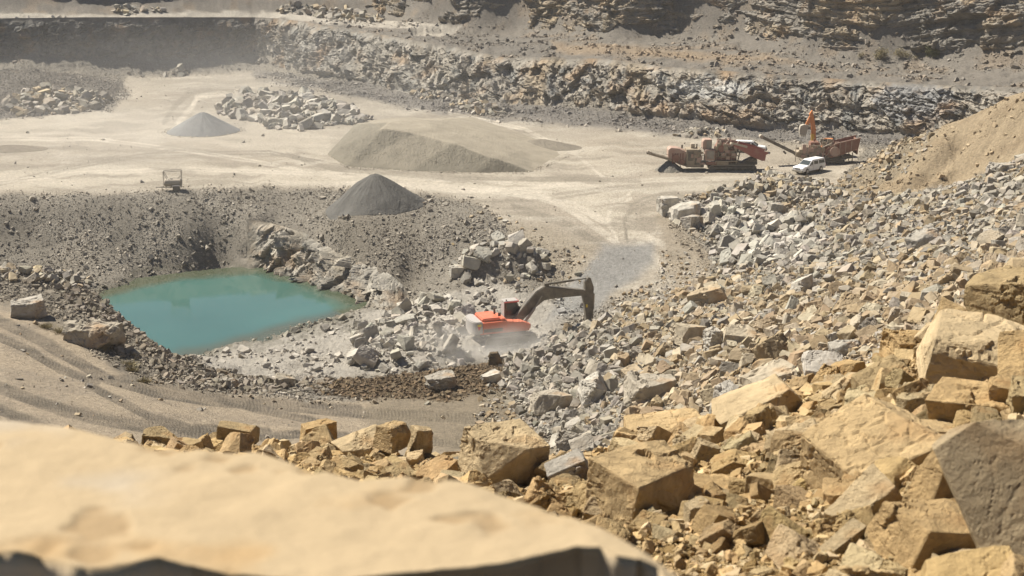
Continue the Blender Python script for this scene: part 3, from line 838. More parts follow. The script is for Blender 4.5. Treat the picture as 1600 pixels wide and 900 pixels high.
def fine_rock(seed, cuts, dims, edge, amp, seg=1, bev=.018):
    """cut rock with worn edges and broken faces"""
    bm = cut_rock(seed, cuts, dims)
    bmesh.ops.bevel(bm, geom=bm.edges[:], offset=bev, segments=seg, affect='EDGES', profile=.5, clamp_overlap=True)
    bmesh.ops.triangulate(bm, faces=bm.faces)
    for _ in range(7):
        le = [e for e in bm.edges if e.calc_length() > edge]
        if not le: break
        bmesh.ops.subdivide_edges(bm, edges=le, cuts=1)
        bmesh.ops.triangulate(bm, faces=[f for f in bm.faces if len(f.verts) > 3])
    bm.normal_update()
    V, T, N = bm_arrays(bm)
    x, y, z = V.T + seed * 3.1
    f, e = facets(x / .22, y / .22, z / .16, seed, 1.3)
    g, _ = facets(x / .07, y / .07, z / .05, seed + 9, 1.2)
    n = fbm(x, y, z, sc=2.5, oc=4, s=seed)
    sm = fbm(x, y, z, sc=12, oc=3, s=seed + 4)
    gate = sstep(.0, .4, fbm(x, y, z, sc=1.6, oc=2, s=seed + 5))     # some faces broken, others clean
    crack = np.exp(-(e / .05) ** 2) * sstep(-.05, .3, fbm(x, y, z, sc=1.9, oc=2, s=seed + 7))
    bed = facets(x / .9, y / .9, z / .07, seed + 11, .2)[0] * sstep(.0, .3, fbm(x, y, z, sc=1.3, oc=2, s=seed + 13))
    d = amp * (-.32 * crack + .25 * bed + .55 * n + gate * (.75 * f + .25 * g) + .22 * sm)
    return V + N * d[:, None], T, N

LOD0 = [small_rock(100 + k) for k in range(14)]
LOD1 = [bm_arrays(cut_rock(200 + k, 5 + k % 6, (1, random.uniform(.55, .95), random.uniform(.35, .75)))) for k in range(28)]
LOD2 = [fine_rock(300 + k, 5 + k % 6, (1, random.uniform(.6, .95), random.uniform(.4, .75)), .17, .05) for k in range(16)]
LOD3 = [fine_rock(400 + k, 5 + k % 5, (1, random.uniform(.65, .95), random.uniform(.45, .8)), .05, .06, 2, .02) for k in range(14)]
LODS = [LOD0, LOD1, LOD2, LOD3]

def rot_mats(n, tiltmax=3.14):
    a = rng.uniform(0, 2 * np.pi, n); b = rng.normal(0, tiltmax, n); c = rng.normal(0, tiltmax, n)
    ca, sa, cb, sb, cc, sc = np.cos(a), np.sin(a), np.cos(b), np.sin(b), np.cos(c), np.sin(c)
    M = np.zeros((n, 3, 3))
    M[:, 0, 0] = ca * cb; M[:, 0, 1] = ca * sb * sc - sa * cc; M[:, 0, 2] = ca * sb * cc + sa * sc
    M[:, 1, 0] = sa * cb; M[:, 1, 1] = sa * sb * sc + ca * cc; M[:, 1, 2] = sa * sb * cc - ca * sc
    M[:, 2, 0] = -sb; M[:, 2, 1] = cb * sc; M[:, 2, 2] = cb * cc
    return M

AREA = np.gradient(RR)[:, None] * RR[:, None] * np.gradient(TH)[None, :]
ROCKS = {k: [] for k in ('pos', 'size', 'rot', 'tint', 'cls')}
def scatter(mask, cover, smin, smax, palette, cls, al=1.6, lift=(-.05, .25), tilt=.6, hid=1.2, zmax=999, clump=None, mixf=None):
    """drop rocks over the masked ground; cover = share of the ground covered"""
    w = AREA * mask * (HID < hid) * (ZC < zmax) * (PX > -120) * (PX < 1720) * (PY < 960) * (PY > -60)
    if clump is not None: w = w * clump
    A = w.sum()
    if A <= 0: return
    u = rng.random(200000)
    s = (smin ** -al + u * (smax ** -al - smin ** -al)) ** (-1 / al)
    n = int(cover * A / np.mean(s * s * .55))
    s = s[:n] if n <= len(s) else rng.choice(s, n)
    n = len(s)
    cw = np.cumsum(w.ravel()); k = np.searchsorted(cw, rng.random(n) * cw[-1])
    i, j = np.unravel_index(k, w.shape)
    i = np.clip(i, 1, NR - 2); j = np.clip(j, 1, NT - 2)
    r = RR[i] + rng.uniform(-.5, .5, n) * (RR[i + 1] - RR[i - 1]) / 2
    t = TH[j] + rng.uniform(-.5, .5, n) * (TH[j + 1] - TH[j - 1]) / 2
    x, y = r * np.sin(t), r * np.cos(t)
    z = sample(GZ1, x, y)
    # spread out the big ones
    if smax > .5:
        o = np.argsort(-s); grid = {}; keep = np.ones(n, bool)
        for q in o:
            if s[q] < .35 * smax and s[q] < .9: break
            c = .5 * s[q]; g = 1.5
            gi, gj = int(x[q] // g), int(y[q] // g); ok = True
            rad = int(math.ceil(smax / g))
            for a in range(gi - rad, gi + rad + 1):
                for b in range(gj - rad, gj + rad + 1):
                    for (xx, yy, ss) in grid.get((a, b), ()):
                        if (x[q] - xx) ** 2 + (y[q] - yy) ** 2 < (.36 * (s[q] + ss)) ** 2: ok = False; break
                    if not ok: break
                if not ok: break
            if ok: grid.setdefault((gi, gj), []).append((x[q], y[q], s[q]))
            else: s[q] *= .45
    if palette is None:
        tint = sample(colr, x, y) * rng.uniform(1.0, 1.65, (n, 1)); pal = idx = None
    else: pal = np.array(palette, np.float32)
    if palette is None: pass
    elif mixf is not None:
        half = len(pal) // 2
        mm = sample(mixf, x, y)
        idx = rng.integers(0, half, n) + np.where(rng.random(n) < mm, half, 0)
    else: idx = rng.integers(0, len(pal), n)
    if palette is not None: tint = pal[idx] * (1 + rng.normal(0, .10, (n, 1))) * (1 + rng.normal(0, .012, (n, 3)))
    ROCKS['pos'].append(np.stack([x, y, z + s * rng.uniform(lift[0], lift[1], n)], 1)); ROCKS['size'].append(s)
    ROCKS['rot'].append(rot_mats(n, tilt)); ROCKS['tint'].append(tint); ROCKS['cls'].append(np.full(n, cls))

GREY = [(.37, .34, .29), (.44, .405, .35), (.315, .288, .245), (.41, .365, .295)]
PALE = [(.48, .45, .395), (.54, .505, .44), (.41, .38, .33), (.49, .45, .38)]
OCH = [(.41, .315, .20), (.46, .375, .26), (.36, .28, .185), (.47, .405, .305)]
TAN = [(.52, .365, .185), (.54, .395, .215), (.45, .315, .155), (.56, .435, .265), (.40, .30, .165)]
gxm = np.clip(gx + .0, 0, 1)
# 0 near bank, 1 muck slope, 2 everywhere else
scatter(M_slope * (PM['grey'] < 0), 1.0, .26, 1.5, GREY + OCH, 1, al=1.9, tilt=.8, mixf=gxm)
scatter(M_slope * (PM['grey'] < 0) * (ZC < 130), .09, 1.1, 2.3, GREY + OCH, 1, al=1.9, lift=(.05, .3), tilt=.6, mixf=gxm)
scatter(M_slope * (PM['grey'] < 0), .5, .17, .4, GREY + OCH, 1, al=2.2, mixf=gxm, hid=.4)
scatter((PM['grey'] > 0).astype(float), 1.1, .45, 1.9, PALE, 3, al=1.7, lift=(0, .35))
for nm, c, a, b in (('back', 1.0, .8, 2.6), ('west', .9, .6, 2.4), ('ramp', 1.0, .6, 2.2), ('truck', .8, .4, 1.5), ('shelf', .6, .35, 2.4), ('foot', .9, .5, 1.4), ('bench', .8, .6, 2.2),
                    ('benchw', .8, .5, 1.5), ('corner', .9, .6, 1.6), ('edge', .7, .5, 1.4), ('shade', .6, .4, 1.2), ('bank', .9, .35, 1.3)):
    scatter((PM[nm] > 0).astype(float), c, a, b, PALE if nm in ('ramp', 'shelf', 'back') else GREY + OCH[1:2], 3 if nm in ('back', 'ramp', 'shelf') else 2, al=1.5, lift=(0, .4))
clumpy = sstep(-.25, .45, n_m)
scatter(M_pit * (1 - inp) * (1 - scoop), .5, .14, .45, None, 2, al=2.1, clump=.4 + clumpy, hid=.3)
scatter(M_pit * (1 - inp) * (1 - scoop), .14, .25, 1.0, None, 2, al=2.2, clump=sstep(.05, .5, fbm(GX, GY, sc=.16, oc=3, s=56)), hid=.3)
scatter(M_shelf, .35, .15, 1.3, None, 2, al=2.1, clump=clumpy, hid=.5)
scatter(M_mound, .3, .12, .8, None, 2, al=2.4, clump=sstep(-.3, .5, n_m), hid=.5)
scatter(zone([(1300, 300), (1318, 280), (1380, 238), (1430, 215), (1470, 205), (1420, 262), (1350, 300)], 8, 150), .5, .3, 1.1, OCH + GREY[:1], 2, al=2.0)
scatter(M_upb * (ZC < 340) * (GZ0 < 17), .28, .22, 1.1, None, 2, al=2.3, clump=sstep(-.3, .4, n_m), hid=.5)
apron = zone([(395, 108), (470, 118), (560, 128), (720, 155), (850, 163), (1050, 184), (1250, 200), (1450, 212), (1400, 228), (1200, 219), (1050, 212), (900, 196), (760, 190), (640, 172), (560, 150), (470, 138), (400, 128)], 5, 180)
scatter(apron, .3, .2, .9, None, 2, al=2.4, clump=clumpy, hid=.5)
scatter(zone([(-700, 100), (0, 108), (120, 116), (190, 128), (205, 150), (170, 172), (0, 186), (-700, 190)], 6, 180), .35, .2, .6, None, 2, al=2.2)
lipz = zone([(60, 425), (130, 432), (165, 465), (200, 500), (262, 548), (310, 570), (380, 588), (450, 595), (560, 590), (650, 580), (740, 565), (790, 560), (800, 600), (740, 600), (600, 612), (450, 618), (330, 612), (250, 585), (190, 550), (130, 490), (90, 460)], 4, 100, 150)
scatter(lipz * (PX < 520), .75, .14, .8, [(.25, .215, .17), (.30, .265, .215), (.34, .30, .25), (.22, .19, .15)], 2, al=1.9, lift=(0, .4))
scatter(zone([(470, 600), (560, 588), (650, 574), (740, 558), (800, 565), (800, 612), (700, 626), (600, 624), (500, 618)], 5, 100, 145), .9, .13, .5, [(.17, .125, .08), (.21, .155, .10), (.16, .125, .085)], 2, al=2.2)
scatter(M_bench, .03, .12, .6, OCH + GREY, 2, al=2.2, clump=sstep(0, .5, n_m), hid=.3)
scatter(zone([(780, 590), (900, 720), (820, 720), (740, 650)], 12, 90, 140), .3, .15, .8, GREY + OCH, 2, al=2.0, hid=.3)
scatter(M_floor * (ZC > 150), .003, .15, .6, GREY, 2, al=2.4, hid=.3)
scatter(zone([(730, 310), (860, 375), (940, 400), (900, 470), (850, 480), (700, 400)], 15, 120), .12, .15, .7, OCH + PALE, 2, al=2.2, hid=.3)
scatter(zone([(1030, 390), (1110, 420), (1060, 460), (960, 490), (900, 500), (960, 470), (1020, 440)], 8, 120), .4, .15, .6, OCH + PALE, 2, al=2.2, hid=.3)
# near bank
NR1 = NEAR * (ZC < 24) * 1.0
scatter(NR1, .34, .07, .42, TAN, 0, al=1.5, lift=(0, .3), tilt=.5, hid=.6)
scatter(NR1, .55, .025, .10, TAN, 2, al=1.8, lift=(0, .4), hid=.4)
scatter(NR1 * (PX > 1000) * (ZC > 9), .16, .22, .5, TAN, 0, al=1.3, lift=(.05, .3), tilt=.45, hid=.6)
scatter(NR1 * (TAN_GAP if False else 1.0), .12, .012, .03, TAN, 2, al=1.8, zmax=14, hid=.4)
for cpx, cpy, cr_ in ((588, 318, 6.6), (318, 205, 6.4), (440, 150, 5.2), (1046, 266, 2.3)):
    c_ = by_z(cpx, cpy, 0)
    q_ = np.hypot(GX - c_[0], GY - c_[1]) / cr_
    scatter(((q_ > .93) & (q_ < 1.22)).astype(float) * sstep(1.25, .95, q_), .3, .1, .4, None, 2, al=2.0, hid=9)
q_ = zone([(508, 240), (540, 262), (640, 269), (740, 271), (845, 270), (885, 244), (850, 262), (740, 262), (640, 260), (545, 254)], 2, 150)
scatter(q_, .35, .1, .4, None, 2, al=2.0, hid=9)
RK = {k: np.concatenate(v) for k, v in ROCKS.items()}

# ------------------------------------------------------------------ singled-out rocks
near_m = MAT['near_rock']
def clearing(x, y, s):
    d = np.hypot(RK['pos'][:, 0] - x, RK['pos'][:, 1] - y)
    return (d < s * .36) & (RK['size'] > s * .12)
DROP = np.zeros(len(RK['size']), bool)
def hero(px, py, w, dims, rot, seed, col, name, label, cuts=5, lift=.28, gpy=None, zmin=0, zmax=60, amp=.045, res=.038):
    """one rock of its own: photo position, width in photo pixels, proportions and turn"""
    g = ground_at(px, gpy if gpy else py + w * dims[2] * .35, zmin, zmax)
    zc = g[1] * CP + (HC - g[2]) * SP
    s = w / F * zc
    V, T, N = fine_rock(seed, cuts, dims, res, amp, 2, .02)
    me = np_mesh(name, V, T, near_m, smooth=False, link=False)
    o = bpy.data.objects.new(name, me); COL.objects.link(o)
    c = by_depth(px, py, zc)
    gz = ground_z(c[0], c[1])
    o.location = (c[0], c[1], c[2])
    o.rotation_euler = [R(a) for a in rot]; o.scale = (s, s, s)
    o.color = (*col, 1)
    global DROP
    DROP |= clearing(c[0], c[1], s)
    tag(o, label, 'rock' if w / F * zc < 1.2 else 'boulder')
    return o
T1, T2, T3, T4, T5 = TAN
HEROES = [
 (788, 722, 112, (1, .8, .85), (8, 6, 25), 901, T4, 'large cube-shaped tan block standing on the crest beyond the big slab'),
 (657, 692, 46, (.7, .6, 1.15), (5, 8, 20), 902, T4, 'slim upright tan stone standing alone on the crest'),
 (561, 702, 66, (1, .8, .6), (0, -12, 15), 903, T4, 'flat-topped pale block left of the slim upright stone'),
 (1003, 768, 140, (1, .9, .8), (12, 0, 30), 904, T2, 'big rounded tan boulder with a dark underside right of the near slab'),
 (1112, 768, 105, (1, .7, .38), (0, 10, -10), 905, T1, 'low wedge-shaped stone lying just right of the big rounded boulder'),
 (1365, 722, 205, (1, .8, .62), (10, -14, 20), 906, T2, 'largest angular block of the near bank with a shaded right end'),
 (1352, 792, 110, (1, .6, .5), (5, -28, 25), 907, T4, 'oblong stone propped against the largest angular block'),
 (1455, 838, 150, (1, .7, .6), (5, 0, 8), 908, T1, 'round-shouldered block low beside the grey-brown tilted slab'),
 (1604, 800, 240, (.85, .2, 1.3), (-34, -27, -6), 909, (.40, .315, .20), 'grey-brown slab tilted on edge at the right end of the near bank'),
 (1560, 562, 215, (1, .75, .42), (6, 8, -12), 910, T4, 'broad flat-topped pale slab high at the end of the near bank'),
 (1425, 543, 82, (1, .8, .5), (0, 4, 10), 911, T1, 'square tan block sitting on the crest before the grey rubble'),
 (1500, 512, 75, (.9, .7, .9), (10, 20, 30), 912, T2, 'knobbly tan stone rising between the square block and the flat-topped slab'),
 (1478, 758, 95, (.8, .6, 1.15), (0, 25, 20), 913, T1, 'steep leaning stone between the largest block and the tilted slab'),
 (1190, 640, 140, (1, .6, .4), (0, -20, 15), 914, T4, 'long pointed slab lifting its tip on the crest of the near bank'),
 (1040, 680, 120, (1, .7, .42), (0, -4, 8), 915, T2, 'pitted tan block half sunk in the crest'),
 (1590, 478, 120, (1, .8, .9), (0, 0, 40), 916, T5, 'rough pale block cut by the edge of the picture above the flat-topped slab'),
 (1218, 765, 90, (1, .7, .5), (0, 5, -15), 917, T2, 'dusty block with a dark hollow beneath it left of the largest block'),
 (1117, 818, 62, (.9, .6, .8), (10, 25, 30), 918, T1, 'oval stone leaning over a hollow below the wedge-shaped stone'),
 (1385, 602, 90, (1, .7, .55), (10, -18, 10), 919, T5, 'brown-sided stone in the jumble under the square tan block'),
 (1320, 612, 80, (1, .5, .6), (0, -35, 20), 920, T4, 'thin slab leaning left in the jumble near the crest'),
 (1100, 715, 46, (.7, .6, 1.1), (10, 15, 10), 921, T4, 'upright pale stone above the wedge-shaped stone'),
 (886, 738, 66, (1, .6, .55), (0, -22, 10), 922, GREY[1], 'greyish stone lying right of the cube-shaped block'),
 (250, 686, 46, (1, .8, .55), (0, 10, 10), 923, T5, 'first brown stone showing above the pale slab beside the bench'),
 (372, 676, 60, (1, .7, .5), (0, 4, 0), 924, T5, 'wide brown stone in the row behind the pale slab'),
 (495, 676, 48, (1, .7, .75), (0, 0, 30), 925, T1, 'squat brown stone leading the cluster left of the flat-topped pale block'),
 (612, 682, 48, (1, .8, .8), (0, 10, 50), 926, T2, 'lumpy tan stone between the flat-topped pale block and the upright stone'),
 (1455, 690, 110, (1, .7, .55), (0, 8, 18), 927, T2, 'tan block behind the top of the grey-brown tilted slab'),
 (1520, 640, 120, (1, .7, .5), (6, 4, -20), 928, T1, 'tan block in the shade under the flat-topped slab'),
 (1250, 690, 85, (1, .8, .45), (0, -6, 30), 929, T4, 'flat pale stone behind the largest angular block'),
 (700, 735, 42, (1, .8, .7), (0, 0, 10), 930, (.27, .24, .18), 'dark stone tucked against the cube-shaped block'),
 (1320, 855, 72, (1, .5, .5), (0, -32, 20), 931, T4, 'slanting stone at the foot of the propped oblong stone'),
 (1090, 805, 48, (.9, .8, .8), (0, 0, 20), 932, T4, 'small blocky stone in the shadow of the big rounded boulder'),
]
for h_ in HEROES:
    px, py, w, dims, rot, seed, col, label = h_
    hero(px, py, w, dims, rot, seed, col, 'rock', label, amp=.018 if seed == 909 else .045)
G1, G2, G3, G4 = GREY
for px, py, w, dims, rot, seed, col, label in [
 (44, 484, 54, (1, .8, .62), (0, 0, 20), 951, G2, 'grey boulder with a flat bright top alone at the far end of the bench road'),
 (141, 521, 82, (1, .7, .52), (0, 4, -15), 952, G4, 'wide brownish-grey boulder resting above the pond bank'),
 (359, 600, 32, (1, .8, .5), (0, 0, 10), 953, G1, 'small square grey boulder at the road edge below the bund'),
 (690, 598, 44, (1, .8, .65), (0, -10, 20), 954, G1, 'boulder with a dark right side set in the brown soil bund'),
 (773, 563, 26, (.8, .5, 1.0), (0, 0, 0), 955, (.16, .13, .09), 'dark upright slab standing in the bund near the digger'),
 (444, 598, 26, (1, .8, .8), (0, 10, 10), 956, G4, 'boulder with a pale top on the bund below the pond'),
 (767, 590, 30, (1, .8, .5), (0, -10, 20), 957, PALE[1], 'pale flat boulder beside the dark upright slab'),
 (1042, 322, 32, (1, .9, .9), (0, 0, 20), 958, PALE[1], 'first pale boulder at the edge of the haul road'),
 (1073, 331, 46, (1, .8, .55), (0, 0, 0), 959, PALE[1], 'biggest white-topped boulder at the edge of the haul road'),
 (1083, 346, 28, (1, .8, .7), (0, 0, 30), 960, G2, 'grey boulder tucked below the white-topped one'),
 (1445, 376, 46, (1, .7, .7), (0, -20, 10), 961, PALE[2], 'large pyramid-shaped grey boulder high on the rubble slope'),
 (1257, 447, 36, (.9, .7, .9), (0, 0, 20), 962, PALE[1], 'pale boulder with a dark right side amid the upper ochre rubble'),
 (1018, 614, 72, (1, .8, .68), (0, 5, 10), 963, G4, 'biggest striped light boulder low on the rubble slope'),
 (929, 612, 52, (.9, .8, .85), (0, -12, 20), 964, PALE[1], 'pale angular boulder left of the striped one'),
 (858, 632, 60, (1, .8, .68), (0, 6, 15), 965, G4, 'wide split boulder near the foot of the rubble slope'),
 (1113, 533, 34, (.8, .7, 1.1), (0, 0, 25), 966, PALE[1], 'upright pale boulder with a sunlit left face in the middle of the slope'),
 (1160, 528, 54, (1, .8, .6), (0, 8, 0), 967, OCH[3], 'wide blocky ochre boulder in the middle of the slope'),
 (1105, 468, 52, (1, .6, .55), (0, -15, 0), 968, OCH[1], 'long tan boulder with a dark right end near the top of the slope toe'),
 (1072, 524, 48, (1, .8, .65), (0, 8, 30), 969, OCH[3], 'rounded ochre boulder left of the upright pale boulder'),
 (1320, 545, 40, (1, .7, .6), (0, -8, 0), 970, PALE[2], 'grey boulder just over the crest of the near bank'),
 (1200, 595, 70, (1, .8, .5), (0, -12, 10), 971, OCH[3], 'broad pale boulder right below the crest stones'),
 (562, 556, 36, (1, .7, .6), (0, -22, 10), 972, PALE[1], 'smooth white boulder like an upturned boat on the shelf by the pond'),
 (560, 535, 26, (.9, .7, .9), (0, -20, 10), 973, PALE[1], 'white boulder just behind the boat-like one on the shelf'),
 (660, 318, 8, (1, .8, .6), (0, 0, 0), 974, (.18, .16, .13), 'dark stone at the foot of the dark gravel cone'),
 (1540, 455, 26, (1, .8, .6), (0, 0, 0), 975, PALE[2], 'round pale boulder near the crest at the far right'),
 (715, 424, 22, (1, .9, .9), (0, 0, 25), 976, PALE[1], 'large pale boulder at the left end of the heap above the digger'),
 (1212, 327, 26, (1, .8, .7), (0, 5, 20), 977, PALE[2], 'large grey boulder at the top of the grey heap'),
 (1565, 264, 34, (1, .8, .5), (0, 0, 20), 978, G2, 'flat grey boulder on the rubble below the dirt mound'),
]:
    hero(px, py, w, dims, rot, seed, col, 'boulder', label, cuts=3 if seed == 955 else 8, zmin=60, zmax=400, res=.06, amp=.085)

_g = ground_at(790, 534, 120, 180)
DROP |= (np.hypot(RK['pos'][:, 0] - _g[0], (RK['pos'][:, 1] - _g[1] + 1.5)) < 5.2) & (RK['size'] > .45)
# ------------------------------------------------------------------ the largest 240 loose rocks are objects, the rest one mass
rx, ry, rz = RK['pos'].T
ppx, ppy, pzc = project(rx, ry, rz)
hidr = sample(HID, rx, ry)
inview = (ppx > 5) & (ppx < 1595) & (ppy > 5) & (ppy < 895) & (hidr < .1) & ~DROP
# what the near slab hides
slab_hide = poly_sd(ppx, ppy, [(-10, 660), (250, 712), (400, 712), (560, 760), (740, 768), (880, 810), (1050, 905), (-10, 905)]) > 0
ps = np.where(inview & ~slab_hide, RK['size'] / pzc * F, 0)
cand = np.argsort(-ps)[:238]
is_obj = np.zeros(len(ps), bool); is_obj[cand] = True
GROUPS = {0: ('rock', 'angular tan rock lying loose on the near bank', 'tan rocks on the near bank'),
          1: ('rock', 'angular ochre or grey block amid the long rubble slope', 'blocks on the rubble slope'),
          2: ('rock', 'grey stone on the pit banks and bunds', 'stones on the pit banks'),
          3: ('rock', 'pale block heaped on the quarry floor or shelf', 'pale blocks in the heaps')}
shared = {}
for q in cand:
    lod = 3 if ps[q] > 45 else 2
    k = int(rng.integers(0, len(LODS[lod])))
    if (lod, k) not in shared:
        V, T, N = LODS[lod][k]
        shared[(lod, k)] = np_mesh('rock', V, T, near_m, link=False)
    o = bpy.data.objects.new('rock', shared[(lod, k)]); COL.objects.link(o)
    o.matrix_world = Matrix.Translation(Vector(RK['pos'][q])) @ Matrix(RK['rot'][q].tolist()).to_4x4() @ Matrix.Scale(RK['size'][q], 4)
    o.color = (*np.clip(RK['tint'][q], 0, .8), 1)
    c, l, g = GROUPS[int(RK['cls'][q])]
    tag(o, l, c, g)
vs_, ts_, cs_ = [], [], []; off = 0
pick = rng.integers(0, 1000, len(ps))
psa = RK['size'] / pzc * F
lodn = np.where(psa > 30, 3, np.where(psa > 14, 2, np.where(psa > 4.5, 1, 0)))
lodn = np.where((ppx < -20) | (ppx > 1620), np.minimum(lodn, 1), lodn)
for lod in range(4):
    for k, (V, T, N) in enumerate(LODS[lod]):
        m = (lodn == lod) & (pick % len(LODS[lod]) == k) & ~is_obj & ~DROP
        n = m.sum()
        if not n: continue
        W = np.einsum('nij,vj->nvi', RK['rot'][m], V) * RK['size'][m][:, None, None] + RK['pos'][m][:, None, :]
        vs_.append(W.reshape(-1, 3).astype(np.float32))
        ts_.append((T[None] + (np.arange(n) * len(V))[:, None, None] + off).reshape(-1, 3))
        cs_.append(np.repeat(np.clip(RK['tint'][m], 0, .8), len(V), 0).astype(np.float32)); off += n * len(V)
print('ROCKS', len(ps), 'verts', off, 'tris', sum(len(t) for t in ts_), 'kth size', ps[cand[-1]])
rub = np_mesh('rubble', np.concatenate(vs_), np.concatenate(ts_), MAT['rubble_rock'], np.concatenate(cs_))
tag(rub, 'smaller broken stones covering the banks, slopes and heaps', 'rubble', kind='stuff')

# ------------------------------------------------------------------ the near slab
def near_slab():
    back = [(-420, 660), (-200, 652), (0, 657), (90, 664), (170, 684), (240, 700), (320, 703), (400, 706), (470, 728), (560, 750), (640, 746), (720, 752), (800, 778), (880, 802), (940, 826), (1000, 858), (1062, 905)]
    front = [(-420, 900), (-200, 880), (0, 862), (60, 868), (120, 888), (200, 882), (250, 872), (330, 890), (420, 900), (520, 905), (620, 890), (700, 884), (790, 876), (850, 862), (900, 850), (938, 856), (955, 868)]
    front2 = [(990, 882), (1050, 905)]
    nt = 260; nsx = 90
    bx = np.array(back, float); fx_ = np.array(front[:-1] + [(960, 872), ], float)
    fx_ = np.array(front[:-2] + [(938, 852), (962, 868), (1000, 874), (1030, 888)], float)
    tb = np.linspace(0, 1, len(bx)); tf = np.linspace(0, 1, len(fx_)); t = np.linspace(0, 1, nt)
    Bp = np.stack([np.interp(t, tb, bx[:, i]) for i in (0, 1)], 1); Fp = np.stack([np.interp(t, tf, fx_[:, i]) for i in (0, 1)], 1)
    Bp[-1] = (1064, 906); Fp[-1] = (1040, 905)
    zt = HC - .96
    sec = []
    s = np.linspace(0, 1, nsx)
    for k in range(nt):
        Bw = by_z(*Bp[k], zt - .02); Fw = by_z(*Fp[k], zt + .0)
        top = Bw[None] * (1 - s)[:, None] + Fw[None] * s[:, None]
        under = [Fw + np.array([0, .01, -.03]), Fw + np.array([0, .03, -.12]), Fw + np.array([0, .05, -.25]), Fw + np.array([0, .02, -.40]), Fw + np.array([0, .12, -.55])]
        bk = [Bw + np.array([0, .0, -.5]), Bw + np.array([0, .07, -.30]), Bw + np.array([0, .05, -.12]), Bw + np.array([0, .02, -.03])]
        sec.append(np.concatenate([top, np.array(under), np.array(bk)]))
    V = np.array(sec); m = V.shape[1]
    Fc = grid_faces(nt, m, wrap=True)
    P = V.reshape(-1, 3)
    x, y, z = P.T
    f, e = facets(x / .16, y / .16, z / .1, 700, 1.2)
    n = fbm(x, y, z, sc=3, oc=5, s=701); n2 = fbm(x, y, z, sc=14, oc=4, s=702)
    istop = (np.arange(m) < nsx)[None].repeat(nt, 0).ravel()
    pit = sstep(.16, .42, fbm(x, y, z, sc=9, oc=3, s=705))
    d = np.where(istop, .007 * n + .006 * n2 - .006 * pit, .03 * n + .018 * f + .012 * n2)
    P = P + np.stack([np.zeros_like(d), np.where(istop, 0, -d * 1.0), np.where(istop, d, d * .2)], 1)
    c = np.array([.47, .365, .23], np.float32)[None] * (1 + .0 * n[:, None])
    st = sstep(.1, .5, fbm(x, y, z, sc=4.5, oc=4, s=703))[:, None]; gr = sstep(.1, .45, fbm(x, y, z, sc=3, oc=4, s=704))[:, None]
    c = c * (1 - .45 * st) + C3(.42, .255, .10) * .45 * st
    c = c * (1 - .5 * gr) + C3(.48, .43, .36) * .5 * gr
    spot = sstep(.16, .42, fbm(x, y, z, sc=9, oc=3, s=705))[:, None]
    c = c * (1 - .55 * spot) + C3(.30, .20, .10) * .55 * spot
    c = np.where(istop[:, None], c, c * .0 + C3(.55, .45, .33) * (1 + .5 * n[:, None]))  # sides and underside coloured lighter than the top, brightening their shade
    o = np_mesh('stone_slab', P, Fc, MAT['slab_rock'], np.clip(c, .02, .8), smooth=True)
    tag(o, 'huge flat pale sandstone slab lying closest to the camera, blurred', 'slab')
    return o
rock_mat('slab_rock', noise_sc=6, var=.06, bump=.35, fine=30, stain_amt=0.0, dist=.01)
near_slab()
# ------------------------------------------------------------------ stockpiles
def gravel_cone(name, px, py, rad, hgt, col, label, ell=1.0, yaw=0.0, ridge=0.0, seed=1, stone=.05):
    c = by_z(px, py, 0)
    c = by_z(px, py, ground_z(c[0], c[1]))
    nr, nth = 110, 260
    r = np.linspace(0, 1.06, nr)[:, None]; th = np.linspace(0, 2 * np.pi, nth, endpoint=False)[None, :]
    lx, ly = r * np.cos(th), r * np.sin(th)
    wobble = 1 + .06 * fbm(np.cos(th) * 1.5 + seed, np.sin(th) * 1.5, sc=1, oc=3, s=seed)
    X = lx * rad * wobble * ell; Y = ly * rad * wobble
    X = X + ridge * np.sign(X) * np.clip(np.abs(lx) * 3, 0, 1)
    prof = np.clip(1 - r, -.06, 1) + 0 * th
    prof = np.where(prof > .9, .9 + (prof - .9) * .45, prof)           # blunt top
    rill = fbm(np.cos(th) * 5 + 0 * r, np.sin(th) * 5 + 0 * r, r * .6 + 0 * th, sc=1, oc=3, s=seed + 3)
    Z = hgt * (prof + .035 * rill * np.sin(np.clip(prof, 0, 1) * 3.14))
    f, _ = facets(X / .22, Y / .22, X * 0, seed + 5, 1.2, flat=True)
    Z = Z + stone * f + .03 * fbm(X, Y, sc=1.5, oc=3, s=seed)
    ca, sa = math.cos(yaw), math.sin(yaw)
    WX, WY = c[0] + X * ca - Y * sa, c[1] + X * sa + Y * ca
    gz = sample(GZ1, WX.ravel(), WY.ravel()).reshape(WX.shape)
    WZ_ = np.where(r > 1.0, gz - .15, 0) + np.where(r <= 1.0, (gz * sstep(.3, 1, r) + c[2] * (1 - sstep(.3, 1, r))) + np.maximum(Z, .0) + .02, 0)
    n = fbm(WX, WY, sc=.9, oc=4, s=seed + 8)[..., None]
    lay_ = sstep(0, .5, rill)[..., None]
    t = np.array(col, np.float32) * (1 + .12 * n + .10 * lay_)
    P = np.stack([WX, WY, WZ_], -1) - c
    o = np_mesh(name, P.reshape(-1, 3), grid_faces(nr, nth, wrap=True), MAT['pile_gravel'], np.clip(t, .02, .8).reshape(-1, 3), smooth=True)
    o.location = c
    tag(o, label, 'gravel pile')
    return o
gravel_cone('gravel_pile', 588, 318, 6.5, 4.4, (.15, .145, .135), 'dark grey cone of fine gravel at the rim above the pond', ell=1.02, ridge=.4, seed=3, stone=.03)
gravel_cone('gravel_pile', 318, 205, 6.4, 3.6, (.235, .237, .235), 'light bluish-grey cone of gravel in front of the boulder heap', seed=5, stone=.03)
gravel_cone('gravel_pile', 440, 150, 4.2, 1.1, (.24, .225, .20), 'low grey gravel mound behind the boulder heap', ell=1.4, seed=7)
